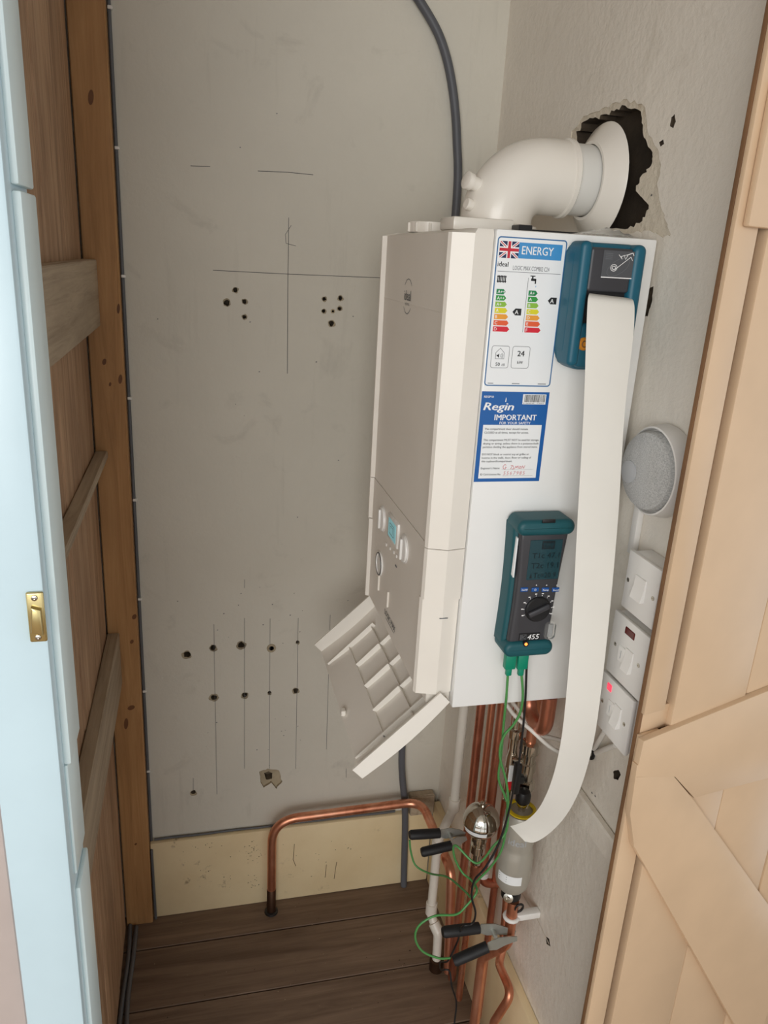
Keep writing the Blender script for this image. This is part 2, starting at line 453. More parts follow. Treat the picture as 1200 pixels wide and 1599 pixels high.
# ================================================================== THE ROOM
ZC = 2.46
# ---- floor: boards run from the partition to the right wall
fl = struct('floor')
mbox('floor_base', 'room_floor', fl, -1.6, 1.8, 0.70, YB, -0.06, -0.026, smooth=0)
y1 = YB; k = 0
for y0 in (1.523, 1.358, 1.196, 1.034, 0.87, 0.71):
    bm = bmesh.new(); dz = random.uniform(-0.0012, 0.0)
    box(bm, XL - 0.02, W, y0 + 0.0016, y1 - 0.0016, -0.025, dz, 0.0015, 1)
    o = finish(bm, 'floorboard', 'floor_wood', fl, 20); y1 = y0; k += 1
y1 = 0.71
for i in range(24):
    bm = bmesh.new(); box(bm, -3.2, 3.2, y1 - 0.158, y1 - 0.001, -0.025, -0.0005, 0.001, 1); finish(bm, 'floorboard', 'room_floor', fl, 20); y1 -= 0.158
# ---- ceiling
ce = mbox('ceiling', 'ceiling', None, -3.2, 3.2, -3.1, YB + 0.06, ZC, ZC + 0.05, smooth=0); ce['kind'] = 'structure'

# ---- back wall with drilled holes
bw = struct('wall_back', (0, YB, 0))
wall = mbox('plaster', ['back_plaster', 'hole_grey', 'chipped_rim'], bw, -0.24, 0.68, YB, YB + 0.07, -0.03, ZC, smooth=0)
cb = bmesh.new(); cs = bmesh.new()
def hole_at(px, py, r, depth=0.03, irr=0.25, seed=0):
    c = onY(px, py, YB)
    for bm_, k_, d_, mi_, so in ((cs, 1.32, .0022, 2, 5.0), (cb, .92, depth, 1, 0.0)):
        pts = []
        for j in range(16):
            a = 2 * math.pi * j / 16; rr = r * k_ * (1 + irr * 1.7 * mnoise.noise(Vector((math.cos(a) * 1.4 + seed + so, math.sin(a) * 1.4, seed * 3.1))))
            pts.append((c.x + rr * math.cos(a), YB - 0.004, c.z + rr * math.sin(a)))
        poly_prism(bm_, pts, (0, d_ + 0.004, 0), mi_)
HOLES = [(368, 453, .0048), (354, 473, .0062), (382, 471, .0048), (382, 495, .0042), (507, 467, .0042), (532, 466, .0048), (506, 486, .0040), (531, 482, .0042), (518, 505, .0062),
         (292, 1023, .0085), (333, 1012, .0072), (377, 1008, .0085), (465, 1003, .0042), (334, 1090, .0080), (382, 1086, .0070), (421, 1082, .0042), (462, 1079, .0070), (302, 1238, .0062)]
for i, (a, b, r) in enumerate(HOLES): hole_at(a, b, r, 0.035, 0.22, i * 1.7)
for outline, d_, bm_, mi_, sd in (([(405, 1205), (418, 1200), (436, 1203), (441, 1220), (432, 1232), (424, 1222), (412, 1230), (407, 1220)], .007, cs, 2, 2), ([(413, 1210), (420, 1207), (426, 1210), (425, 1219), (416, 1220)], .03, cb, 1, 3)):
    pts = blob([(onY(a, b, YB).x, onY(a, b, YB).z) for a, b in outline], 4, 0.14, sd)
    poly_prism(bm_, [(x, YB - 0.004, z) for x, z in pts], (0, d_ + .004, 0), mi_)
sl3 = ['back_plaster', 'hole_grey', 'chipped_rim']
cut(wall, [finish(cs, 'cut_rims', sl3, None, 0), finish(cb, 'cut_back', sl3, None, 0)])
# wall plugs left in two of the holes
for (a, b, r) in ((424, 1012, .011), (520, 486, .0045)):
    p = onY(a, b, YB); mlathe('wall_plug', 'chipped_rim', bw, [(r, 0), (r, .0015), (r * .55, .0022), (r * .5, -.004), (0, -.004)], (p.x, YB, p.z), (0, -1, 0), seg=18)
pr = Print((0, YB, 0), (1, 0, 0), (0, 0, 1), 0.0003)
def pen(pts, w=0.0012, m='pencil'):
    q = [onY(a, b, YB) for a, b in pts]; pr.line([(v.x, v.z) for v in q], w, m)
pen([(333, 422), (450, 428), (600, 434)]); pen([(451, 340), (450, 428), (449, 583)])
pen([(298, 259), (328, 260)]); pen([(403, 267), (450, 269), (489, 273)]); pen([(455, 352), (446, 366), (447, 380), (462, 384)], .0009)
for l in ([(334, 975), (336, 1090), (339, 1240)], [(382, 965), (382, 1200)], [(422, 966), (421, 1200)], [(466, 965), (462, 1200)], [(516, 960), (510, 1170)], [(302, 1215), (302, 1235)], [(541, 1200), (541, 1214)], [(382, 905), (382, 918)]): pen(l, .0010)
for i in range(46):
    x = random.choice((random.gauss(470, 55), random.gauss(400, 60), random.uniform(240, 560))); y = random.choice((random.gauss(960, 25), random.gauss(1130, 45), random.uniform(60, 1200)))
    if not 240 < x < 560: continue
    q = onY(x, y, YB); r = random.uniform(.0006, .0018); pr.poly([(q.x - r, q.z), (q.x, q.z - r * .8), (q.x + r * 1.4, q.z + r * .2), (q.x, q.z + r)], random.choice(('pencil', 'ink_grey')))
o = pr.done('pencil_marks', bw); o['kind'] = 'stuff'

# ---- right wall with the flue opening knocked through the plaster
rw = struct('wall_right', (W, 1.2, 0))
wall = mprism('plaster', ['right_plaster', 'hole_dark', 'bare_plaster'], rw, [(W, .797, -.03), (W + .16, .830, -.03), (W + .16, YB + .07, -.03), (W, YB + .07, -.03)], (0, 0, ZC + .03), smooth=0)
def wallpts(pp, sub, amp, seed): return blob([(onX(a, b, W).y, onX(a, b, W).z) for a, b in pp], sub, amp, seed)
c1 = bmesh.new()
big = [(895, 262), (893, 205), (912, 181), (940, 170), (974, 155), (1008, 168), (1012, 205), (1030, 238), (1032, 262), (1027, 285), (1030, 312), (1040, 345), (1048, 366), (1036, 371), (1015, 360), (990, 364), (930, 366), (900, 330)]
for pp, d, sd in ((big, .0016, 1), ([(1049, 183), (1054, 178), (1056, 190), (1052, 200), (1047, 197)], .003, 4), ([(1030, 222), (1036, 218), (1038, 225), (1032, 229)], .003, 5)):
    poly_prism(c1, [(W - .004, y, z) for y, z in wallpts(pp, 6, .07 if sd == 1 else .2, sd)], (d + .004, 0, 0), 2 if sd == 1 else 1)
c1 = finish(c1, 'cut_a', ['right_plaster', 'hole_dark', 'bare_plaster'], None, 0)
c2 = bmesh.new()
deep = [(899, 250), (899, 205), (920, 184), (946, 178), (970, 164), (1000, 174), (1003, 208), (1018, 238), (1016, 258), (998, 278), (992, 298), (1012, 320), (1002, 345), (975, 358), (935, 360), (905, 320)]
poly_prism(c2, [(W - .006, y, z) for y, z in wallpts(deep, 6, .10, 3)], (.036, 0, 0), 1)
for pp, sd in (([(1014, 452), (1021, 447), (1019, 470), (1012, 494), (1004, 492), (1008, 470)], 6), ([(958, 1205), (966, 1202), (970, 1210), (966, 1218), (959, 1216)], 7), ([(852, 1462), (858, 1466), (860, 1478), (854, 1474)], 8), ([(920, 1170), (930, 1166), (935, 1176), (926, 1184), (918, 1180)], 9)):
    poly_prism(c2, [(W - .006, y, z) for y, z in wallpts(pp, 5, .2, sd)], (.030, 0, 0), 1)
c2 = finish(c2, 'cut_b', ['right_plaster', 'hole_dark', 'bare_plaster'], None, 0)
cut(wall, [c1, c2])
pr = Print((W, 0, 0), (0, -1, 0), (0, 0, 1), 0.0003)
def rpen(pts, w, m):
    q = [onX(a, b, W) for a, b in pts]; pr.line([(-v.y, v.z) for v in q], w, m)
rpen([(776, 1334), (810, 1385), (838, 1432), (858, 1474)], .003, 'bare_plaster'); rpen([(742, 1410), (759, 1440)], .002, 'pencil')
for x, y in ((925, 1238), (930, 1243), (1018, 305), (940, 1276)):
    q = onX(x, y, W); pr.poly([(-q.y - .002, q.z), (-q.y, q.z - .0015), (-q.y + .003, q.z), (-q.y, q.z + .002)], 'pencil')
pr.done('scrape_marks', rw)['kind'] = 'stuff'
# batten on the right wall beside the door
q0 = onX(886, 1226, W - .012); q1 = onX(955, 1335, W - .012)
b = mbox('trim_3', 'right_plaster', None, W - .014, W, .817, 1.02, .775, .818, .003, 1); b['kind'] = 'structure'

# ---- skirting boards
def skirt_b(bm): box(bm, -0.1375, W - .018, YB - .018, YB, 0, 0.232, .003, 2)
mk('baseboard_back', 'skirting', None, skirt_b)['kind'] = 'structure'
mbox('baseboard_right', 'skirting', None, W - .018, W, .817, YB - .019, 0, .264, .003, 2)['kind'] = 'structure'
bm = bmesh.new(); q = onY(655, 1250, YB - .02); box(bm, .528, .593, YB - .024, YB - .0185, .236, .292, .002, 1); 

box(bm, .528, .593, YB - .03, YB - .001, .233, .29, .002, 1); finish(bm, 'trim_4', 'rail_wood', None)['kind'] = 'structure'

pr = Print((0, YB - .018, 0), (1, 0, 0), (0, 0, 1), 0.0003); rk = random.Random(5)
for cx_, cy_, sx_, sy_, n_ in ((393, 1330, 9, 7, 40), (402, 1376, 8, 6, 16), (316, 1324, 12, 5, 10), (548, 1325, 6, 3, 5), (326, 1359, 4, 2, 6), (355, 1372, 4, 3, 4), (470, 1340, 60, 20, 16)):
    for i in range(n_):
        q = onY(rk.gauss(cx_, sx_), rk.gauss(cy_, sy_), YB - .018); a = rk.uniform(.0006, .0018)
        if .006 < q.z < .222 and q.x > -.13: pr.poly([(q.x - a, q.z), (q.x, q.z - a), (q.x + a, q.z), (q.x, q.z + a * .8)], rk.choice(('skirt_stain', 'copper_dark')))
for l in ([(510, 1350), (508, 1370)], [(526, 1346), (524, 1358), (522, 1372)], [(460, 1318), (458, 1342), (462, 1352)]):
    q = [onY(a, b, YB - .018) for a, b in l]; pr.line([(v.x, v.z) for v in q], .0016, 'skirt_stain')
pr.done('skirting_stains', bpy.data.objects['baseboard_back'])['kind'] = 'stuff'
pr = Print((0, 0, .0002), (1, 0, 0), (0, 1, 0), 0.0003)
for i in range(90):
    x, y = rk.uniform(-.15, .55), rk.uniform(1.15, 1.60); a = rk.uniform(.0005, .0016) * (2.2 if i < 8 else 1)
    pr.poly([(x - a, y), (x, y - a * .7), (x + a * 1.2, y + a * .1), (x, y + a)], rk.choice(('chipped_rim', 'hole_dark', 'hole_dark')))
pr.done('floor_specks', fl)['kind'] = 'stuff'

# ---- left partition: boards, post, rails
lw = struct('wall_left', (XL, 1.2, 0))
mbox('backing', 'hole_dark', lw, XL - .05, XL - .022, .70, YB + .03, -.02, ZC, smooth=0)
e = [1.598, 1.415, 1.232, 1.05, .87, .742]
for a, b in zip(e[1:], e):
    mbox('partition_board', 'board_wood', lw, XL - .02, XL + random.uniform(-.0015, 0), a + .0016, b - .0016 if b != e[0] else b - .006, 0.006, ZC, .003, 1)
post = mbox('corner_post', 'post_wood', lw, XL, -.1385, 1.600, YB, 0, ZC, .002, 1)
pr = Print((0, 1.600, 0), (1, 0, 0), (0, 0, 1), 0.0003)
for px, py, rx, rz in ((142, 152, .005, .012), (172, 600, .0025, .004), (163, 565, .004, .006), (188, 592, .004, .009), (185, 482, .003, .009), (210, 963, .005, .006), (206, 1002, .004, .005), (205, 1105, .008, .006), (197, 1130, .005, .014), (212, 1318, .003, .003)):
    q = onY(px, py, 1.600)
    if q.x + rx > -.139: q.x = -.139 - rx
    pr.poly([(q.x + rx * math.cos(a * math.pi / 7), q.z + rz * math.sin(a * math.pi / 7) + .3 * rz * math.cos(a * math.pi / 7)) for a in range(14)], 'knot')
pr.done('knots', post)['kind'] = 'stuff'
def rail(z0, z1, t):
    return mbox('rail', 'rail_wood', lw, XL, XL + t, .742, 1.5995, z0, z1, .002, 1)
rail(H - .154, H - .0315, .025); rail(H - .416, H - .401, .024); rail(H - .939, H - .812, .025)

# ---- left door lining (white), with stop beads, and the wall edge beyond it
tr = struct('trim_1', (-.16, .70, 0))
mbox('lining', 'jamb_paint', tr, -.190, -.1335, .66, .742, 0, ZC, .003, 2)
zz = [onY(20, 292, .66).z, onY(108, 1212, .66).z, onY(127, 1400, .66).z]
for a, b, t, yb in ((zz[0] + .003, ZC, .006, .742), (zz[1], zz[0] - .001, .007, .742), (zz[2] + .012, zz[1] - .001, .0035, .742), (0, zz[2] - .006, .005, .742)):
    mbox('stop_bead', 'jamb_bead', tr, -.134, -.1335 + t, .678, yb - .004, a, b, .002, 2)
t2 = mbox('trim_2', 'pink_paint', None, -.34, -.192, .672, .75, 0, ZC, .002, 1); t2['kind'] = 'structure'

# ---- open plank door on the right
TH = math.radians(13); DU = Vector((math.cos(TH), math.sin(TH), 0)); DN = Vector((math.sin(TH), -math.cos(TH), 0))   # DN faces the room
D0 = Vector((.5595, .760, 0))
dr = struct('door_1', D0)
def dpt(u, z, n=0.0): return D0 + DU * u + DN * n + Vector((0, 0, z))
def on_door(px, py, n=0.0):
    v = ray(px, py); o = D0 + DN * n; t = o.dot(DN) / v.dot(DN); p = v * t
    return (p - o).dot(DU), p.z + H
def dbox(name, u0, u1, z0, z1, n0, n1, bev=.002, mat='door_paint'):
    bm = bmesh.new(); box(bm, u0, u1, n0, n1, z0, z1, bev, 2)
    mt = Matrix.Identity(4)
    for i in range(3): mt[i][0] = DU[i]; mt[i][1] = DN[i]; mt[i][3] = D0[i]
    mt[2][2] = 1; mt[2][0] = 0; mt[2][1] = 0
    xf(bm, mt); return finish(bm, name, mat, dr)
ZB, ZT = .06, 2.05
g0 = on_door(1138, 600)[0]; g1 = on_door(1150, 600)[0] + .002; j0 = on_door(1186, 1000, 0)[0]
dbox('edge_strip', .0008, .0065, ZB, ZT, -.0125, -.0068, .0005, 'door_edge')
dbox('door_backing', .016, .50, ZB, ZT, -.0205, -.0130, .001, 'door_edge')  # brown sheet behind the boards; the grooves' shade is put into its colour
zn = on_door(1022, 1113)[1]
dbox('door_board', .001, g0, zn, ZT, -.0065, 0, .001)
dbox('door_board', .001, g0, ZB, zn - .032, -.0065, 0, .001)
dbox('door_board', .001, g1 + .001, zn - .034, zn + .002, -.0125, -.0070, .0005)
dbox('door_board', g1, j0 - .004, ZB, ZT, -.0135, .002, .002)
dbox('door_board', j0, j0 + .15, ZB, ZT, -.0135, 0, .004)
dbox('door_board', j0 + .154, j0 + .30, ZB, ZT, -.0135, 0, .004)
TK = .010                     # thickness of ledges and brace
LE = on_door(1005, 1160, TK)[0]
def door_poly(name, pts, t=TK, bev=.0008):
    bm = bmesh.new(); poly_prism(bm, [dpt(u, z, .0005) for u, z in pts], DN * (t - .0005), 0, bev); return finish(bm, name, 'door_paint', dr)
od = lambda *p: on_door(*p, TK)
tl, tr_, br_, bl_ = od(1006, 1158), od(1198, 1080), od(1198, 1216), od(1084, 1246)
ext = lambda a, b, u: (u, a[1] + (b[1] - a[1]) * (u - a[0]) / (b[0] - a[0]))
door_poly('ledge', [tl, ext(tl, tr_, .42), ext(bl_, br_, .42), bl_, od(1055, 1212), od(994, 1214)])
b0, b1 = od(1083, 1248), od(1200, 1412); c0, c1 = od(991, 1322), od(1147, 1599)
door_poly('brace', [od(996, 1195), od(1034, 1190), od(1054.5, 1214), b0, ext(b0, b1, .46), ext(c0, c1, .46), c0, od(985, 1272)], TK - .0003)
uu, zu = od(1170, 354); dbox('ledge', uu, .42, zu, zu + .14, .0005, TK, .003)
dbox('ledge', LE, .42, .13, .26, .0005, TK, .003)

# ================================================================== THINGS
# ---- brass catch on the door lining
p = onY(58, 962, .66)
t = thing('roller_catch', 'small brass roller catch screwed to the white door lining at left', 'catch', (p.x, .66, p.z))
mbox('plate', 'brass', t, p.x - .0072, p.x + .0072, .6565, .6598, p.z - .024, p.z + .024, .003, 3)
mk('keep', 'brass', t, lambda bm: poly_prism(bm, [(p.x - .005, .6565, p.z - .013), (p.x + .005, .6565, p.z - .016), (p.x + .005, .6565, p.z + .009), (p.x - .003, .6565, p.z + .012)], (0, -.005, 0), 0, .002))
for dz in (.019, -.019): mlathe('screw', 'nickel', t, [(.0028, 0), (.0026, .0012), (.001, .0016), (0, .0012)], (p.x, .6566, p.z + dz), (0, -1, 0), seg=12)

# ---- boiler
def Z(r): return H + r
BT, BB, YN, YF = Z(.043), Z(-.657), .974, 1.369
bo = thing('boiler', 'white wall-hung gas boiler with stickers on its side and open bottom flap', 'boiler', (.46, 1.17, BB))
mbox('casing', 'boiler_white', bo, .3745, .604, YN, YF, BB, BT, .0025, 2)
mbox('wall_bracket', 'steel', bo, .6045, W - .0004, 1.02, 1.32, BT - .12, BT - .04, .001, 1)
def cover(bm, z0, z1, ins=0.0, top=False):
    P = [(.3725, .9765 + ins), (.345 + ins * .4, .9705 + ins), (.3175, .980 + ins), (.3145, .986 + ins), (.3145, .990 + ins), (.322, .994 + ins), (.322, 1.349 - ins), (.3145, 1.353 - ins), (.3145, 1.357 - ins), (.3175, 1.363 - ins), (.345 + ins * .4, 1.3725 - ins), (.3725, 1.3665 - ins)]
    if not top: poly_prism(bm, [(x, y, z0) for x, y in P], (0, 0, z1 - z0)); return
    rows = []
    for z, sh in ((z0, 0), (z1 - .006, 0), (z1, 1)):
        rows.append([bm.verts.new((x + (.026 if x < .33 else (.004 if x < .36 else 0)) * sh, y + (.003 if y < 1.17 else -.003) * sh, z)) for x, y in P])
    n = len(P); bm.faces.new(rows[0]); bm.faces.new(rows[-1][::-1])
    for a, b in zip(rows, rows[1:]):
        for i in range(n): bm.faces.new((a[i], a[(i + 1) % n], b[(i + 1) % n], b[i]))
mk('front_cover', 'boiler_cream', bo, cover, Z(-.3915), BT - .001, 0.0, True, smooth=25)
fa = mk('control_fascia', 'boiler_cream', bo, cover, Z(-.472), Z(-.3925), smooth=25)
mk('lower_fascia', 'boiler_cream', bo, cover, Z(-.632), Z(-.4725), .006, smooth=25)
mbox('sloped_panel', 'boiler_cream', bo, .335, .373, .985, 1.355, Z(-.652), Z(-.6325), .002, 1)
mbox('crease', 'boiler_cream', bo, .3212, .3222, .995, 1.348, Z(-.066), Z(-.0652), smooth=0)
# logo on the front: two arcs and the maker's word
mbox('control_panel', 'boiler_cream', bo, .3208, .3225, .9955, 1.3478, Z(-.63), Z(-.3926), .0004, 1)
q = onX(637, 463, .3215)
pr = Print((.3218, q.y, q.z), (0, -1, 0), (0, 0, 1), .0003)
pr.text('ideal', 0, -.006, .022, 'ink_grey', .02, align='C'); pr.text('HEATING', 0, -.0135, .006, 'ink_grey', align='C')
for sg in (1, -1):
    pr.line([(.026 * math.cos(math.radians(a)), sg * .026 * math.sin(math.radians(a))) for a in range(40, 141, 10)], .0012, 'ink_grey')
pr.done('logo', bo)
# controls
XFr = .3206
q = onX(616, 828, XFr)
d = mbox('display', 'plastic_white', bo, XFr - .004, XFr + .002, q.y - .034, q.y + .034, q.z - .022, q.z + .022, .002, 2)
mbox('screen', 'lcd_blue', d, XFr - .0046, XFr - .003, q.y - .026, q.y + .024, q.z - .016, q.z + .016, .0004, 1)
pr = Print((XFr - .0046, q.y, q.z), (0, -1, 0), (0, 0, 1), .0002)
pr.rrect(-.015, -.009, .015, .009, .002, .001, 'lcd_ink'); pr.line([(-.008, 0), (-.008, .005), (.008, .005), (.008, -.005)], .001, 'lcd_ink')
pr.done('segments', d)
for px, py in ((598, 810), (632, 857)):
    q = onX(px, py, XFr)
    kn = mlathe('knob', 'plastic_white', bo, [(.024, 0), (.024, .0012), (.022, .0014), (.0215, .004), (.0195, .005), (0, .005)], (XFr, q.y, q.z), (-1, 0, 0), seg=32)
    mbox('grip', 'plastic_white', kn, XFr - .009, XFr - .0045, q.y - .004, q.y + .004, q.z - .018, q.z + .018, .002, 2)
q = onX(594, 880, XFr)
g = mlathe('pressure_gauge', 'plastic_white', bo, [(.0225, 0), (.0225, .003), (.019, .0035), (.0185, .002), (0, .002)], (XFr, q.y, q.z), (-1, 0, 0), seg=32)
bm = bmesh.new(); tube(bm, [(XFr - .003, q.y + .0205 * math.cos(a * math.pi / 16), q.z + .0205 * math.sin(a * math.pi / 16)) for a in range(33)], .0013, 6); finish(bm, 'gauge_ring', 'dark_grey', g, 60)
for px, py in ((604, 850), (610, 856), (616, 862), (620, 868)):
    q = onX(px, py, XFr); mbox('button', 'plastic_white', bo, XFr - .002, XFr, q.y - .004, q.y + .004, q.z - .003, q.z + .003, .001, 1)
q = onX(619, 884, XFr); mbox('indicator', 'ink_grey', bo, XFr - .001, XFr, q.y - .005, q.y + .005, q.z - .0015, q.z + .0015, .0004, 1)
q = onX(612, 972, .3238)
pr = Print((.3206, q.y, q.z), (0, -.96, -.0), (0, 0, 1), .0003); pr.text('LOGIC MAX', 0, 0, .014, 'ink_grey', .01, align='C'); pr.rect(-.03, -.006, .03, -.0045, 'ink_grey'); pr.done('fascia_print', bo)
for y in (1.262, 1.19): mbox('rib', 'boiler_cream', bo, .3175, .3209, y, y + .0022, Z(-.585), Z(-.555), .0008, 1)
# slot mark on the near side of the lower fascia
q = onY(688, 968, .972); mbox('slot_mark', 'ink_grey', bo, q.x, q.x + .013, .9758, .9768, q.z - .0006, q.z + .0006, smooth=0)
# drop-down flap, hinged at the bottom front edge, seen from its ribbed inner side
d2 = Vector((-.729, 0, -.684)); n2 = Vector((-.684, 0, .729)); F0 = Vector((.3665, 0, Z(-.6405)))
def fp(s, n, y): return F0 + d2 * s + n2 * n + Vector((0, y, 0))
LF = .181
def flap_plate(bm):
    N = 8; rows = []
    for i in range(N + 1):
        s = LF * i / N; bow = -.006 * math.sin(math.pi * i / N)
        rows.append([bm.verts.new(fp(s, bow + k, y)) for y, k in ((.971, 0), (1.372, 0), (1.372, -.0025), (.971, -.0025))])
    for a, b in zip(rows, rows[1:]):
        for j in range(4): bm.faces.new((a[j], a[(j + 1) % 4], b[(j + 1) % 4], b[j]))
    bm.faces.new(rows[0]); bm.faces.new(rows[-1][::-1])
fpn = mk('flap', 'flap_white', bo, flap_plate)
def wallp(bm, y0, y1):
    N = 8; rows = []
    for i in range(N + 1):
        s = LF * i / N; bow = -.006 * math.sin(math.pi * i / N); h = .0215
        rows.append([bm.verts.new(fp(s, q_, y)) for y, q_ in ((y0, bow - .0024), (y1, bow - .0024), (y1, h), (y0, h))])
    for a, b in zip(rows, rows[1:]):
        for j in range(4): bm.faces.new((a[j], a[(j + 1) % 4], b[(j + 1) % 4], b[j]))
    bm.faces.new(rows[0]); bm.faces.new(rows[-1][::-1])
for y0 in (.9685, 1.3715): mk('flap_side', 'flap_white', fpn, wallp, y0, y0 + .003)
def rib_s(y, s0, s1, h=.007): # along the flap
    mk('flap_rib', 'flap_white', fpn, poly_prism, [fp(s0, -.007, y), fp(s1, -.007, y), fp(s1, h - .004, y), fp(s0, h - .002, y)], (0, .0022, 0))
def rib_y(s, y0, y1, h=.005):
    mk('flap_rib', 'flap_white', fpn, poly_prism, [fp(s, -.007, y0), fp(s, -.007, y1), fp(s, h - .004, y1), fp(s, h - .004, y0)], d2 * .0018)
for y, s0, s1 in ((1.31, .055, .175), (1.235, .015, .060), (1.235, .062, .12), (1.16, .015, .060), (1.16, .062, .12), (1.085, .012, .060), (1.085, .062, .122), (1.015, .012, .18)): rib_s(y, s0, s1)
rib_y(.061, .985, 1.31); rib_y(.121, 1.015, 1.31, .003)
mbox('flap_clip', 'flap_white', fpn, *(lambda p: (p.x - .002, p.x + .006, p.y - .006, p.y + .006, p.z - .004, p.z + .006))(fp(LF - .004, .004, 1.14)), .001, 1)
# --- energy label on the side panel
LX0, LZ0 = .3768, Z(-.156); LWd, LHt = .0966, .1905
en = mbox('energy_label', 'label_white', bo, LX0, LX0 + LWd, YN - .0004, YN + .0001, LZ0, LZ0 + LHt, smooth=0)
pr = Print((LX0, YN - .0004, LZ0), (1, 0, 0), (0, 0, 1), .00012)
pr.rrect(.0008, .0008, LWd - .0008, LHt - .0008, .004, .0016, 'label_line')
pr.rect(.030, LHt - .0255, LWd - .006, LHt - .006, 'label_sky')
pr.text('ENERGY', .0345, LHt - .0203, .0145, 'ink_white', .012, width=.044)
# union flag
fx, fz, fw, fh = .0035, LHt - .026, .0265, .0205
pr.rect(fx, fz, fx + fw, fz + fh, 'flag_blue')
def fl_(x, y): return (fx + x * fw, fz + y * fh)
for a, b in (((0, 0), (1, 1)), ((0, 1), (1, 0))):
    dl_ = .4 * a[1]
    pr.poly([fl_(a[0], a[1] + (.1 if a[1] == 0 else -.1)), fl_(a[0], a[1]), fl_(a[0] + .1, a[1]), fl_(b[0], b[1] + (.1 if b[1] == 0 else -.1)), fl_(b[0], b[1]), fl_(b[0] - .1, b[1])], 'ink_white', 2 + dl_)
    pr.line([fl_(a[0] + .04, a[1] + (.04 if a[1] == 0 else -.04)), fl_(b[0] - .04, b[1] + (.04 if b[1] == 0 else -.04))], .0011, 'flag_red', 3 + dl_)
pr.rect(*fl_(.38, 0), *fl_(.62, 1), 'ink_white', 4); pr.rect(*fl_(0, .33), *fl_(1, .67), 'ink_white', 4.4)
pr.rect(*fl_(.43, 0), *fl_(.57, 1), 'flag_red', 5); pr.rect(*fl_(0, .41), *fl_(1, .59), 'flag_red', 5.4)
pr.text('ideal', .003, LHt - .0365, .0085, 'ink', .015); pr.text('LOGIC MAX COMBI2 C24', .0245, LHt - .0400, .0078, 'ink_grey', .0, width=.051)
pr.line([(.004, LHt - .0425), (.092, LHt - .0425)], .0006, 'ink_grey')
for i in range(6): pr.rect(.0045 + i * .0021, LHt - .0565, .0059 + i * .0021, LHt - .0475, 'ink')
pr.rect(.0040, LHt - .0555, .0172, LHt - .0545, 'ink'); pr.rect(.0040, LHt - .0495, .0172, LHt - .0485, 'ink')
# tap icon
pr.rect(.0515, LHt - .0525, .0585, LHt - .0495, 'ink'); pr.rect(.0525, LHt - .0495, .0545, LHt - .0470, 'ink'); pr.rect(.0500, LHt - .0470, .0570, LHt - .0458, 'ink'); pr.rect(.0570, LHt - .0560, .0588, LHt - .0500, 'ink'); pr.line([(.0590, LHt - .0600), (.0590, LHt - .0585)], .0008, 'label_sky')
pr.line([(.0475, LHt - .049), (.0475, LHt - .118)], .0006, 'ink_grey')
L1_ = ['A+++', 'A++', 'A+', 'A', 'B', 'C', 'D']; L2_ = ['A+', 'A', 'B', 'C', 'D', 'E', 'F']
for col_, (x0, names) in enumerate(((.0050, L1_), (.0500, L2_))):
    for i, nm in enumerate(names):
        z1 = LHt - .0645 - i * .0079; z0 = z1 - .0066; w = .0098 + i * .0017
        pr.poly([(x0, z0), (x0 + w, z0), (x0 + w + .003, (z0 + z1) / 2), (x0 + w, z1), (x0, z1)], 'rate%d' % i)
        pr.text(nm, x0 + .0016, z0 + .0013, .0058, 'ink_white', .012)
for x0, z0 in ((.0300, LHt - .0925), (.0785, LHt - .0765)):
    pr.poly([(x0, z0), (x0 + .004, z0 - .0044), (x0 + .0125, z0 - .0044), (x0 + .0125, z0 + .0044), (x0 + .004, z0 + .0044)], 'ink'); pr.text('A', x0 + .0035, z0 - .0028, .0075, 'ink_white', .02)
pr.rrect(.0065, .0245, .0315, .0535, .003, .0006, 'ink_grey'); pr.rrect(.0360, .0245, .0610, .0535, .003, .0006, 'ink_grey')
pr.text('24', .0485, .0405, .0105, 'ink', .02, align='C'); pr.text('kW', .0485, .0305, .0055, 'ink', .01, align='C')
pr.text('50', .0165, .0270, .0065, 'ink', .02, align='C'); pr.text('dB', .0245, .0270, .0050, 'ink_grey', .0, align='C')
pr.line([(.0125, .0365), (.0125, .0445), (.0185, .0505), (.0245, .0445), (.0245, .0365), (.0125, .0365)], .0006, 'ink_grey')
pr.poly([(.0140, .0400), (.0155, .0395), (.0175, .0375), (.0175, .0435), (.0155, .0415), (.0140, .0420)], 'ink')
for r in (.0025, .0040, .0055): pr.line([(.0175 + r * math.cos(math.radians(a)), .0405 + r * math.sin(math.radians(a))) for a in (-40, -20, 0, 20, 40)], .0005, 'ink_grey')
for x, w in ((.005, .008), (.040, .011), (.078, .012)): pr.rect(x, .0032, x + w, .0042, 'ink_grey')
pr.done('label_print', en)
# --- blue safety label
SX0, SZ0, SW_, SH_ = .3752, Z(-.291), .0990, .1275
sl = mbox('safety_label', 'label_blue', bo, SX0, SX0 + SW_, YN - .0004, YN + .0001, SZ0, SZ0 + SH_, smooth=0)
pr = Print((SX0, YN - .0004, SZ0), (1, 0, 0), (0, 0, 1), .00012)
pr.rect(.006, .005, SW_ - .006, .0815, 'label_white')
pr.rect(.0600, .1105, .0945, .1245, 'label_white')
x = .0625
rnd = random.Random(3)
while x < .092:
    w = rnd.choice((.0004, .0006, .0009)); pr.rect(x, .1135, x + w, .1235, 'ink', 2); x += w + rnd.choice((.0004, .0007))
pr.text('5 060049 173754', .0615, .1112, .0022, 'ink', width=.031)
pr.text('REGP10', .0035, .1190, .0042, 'ink_white', .02); pr.text('Regin', .0040, .1020, .0150, 'ink_white', .05, .22, width=.0440)
pr.poly([(.0345, .1135), (.0362, .1135), (.0362, .1175), (.0354, .1200), (.0348, .1165)], 'ink_white')
pr.text('IMPORTANT', SW_ / 2 + .003, .0882, .0112, 'ink_white', .035, width=.062, align='C')
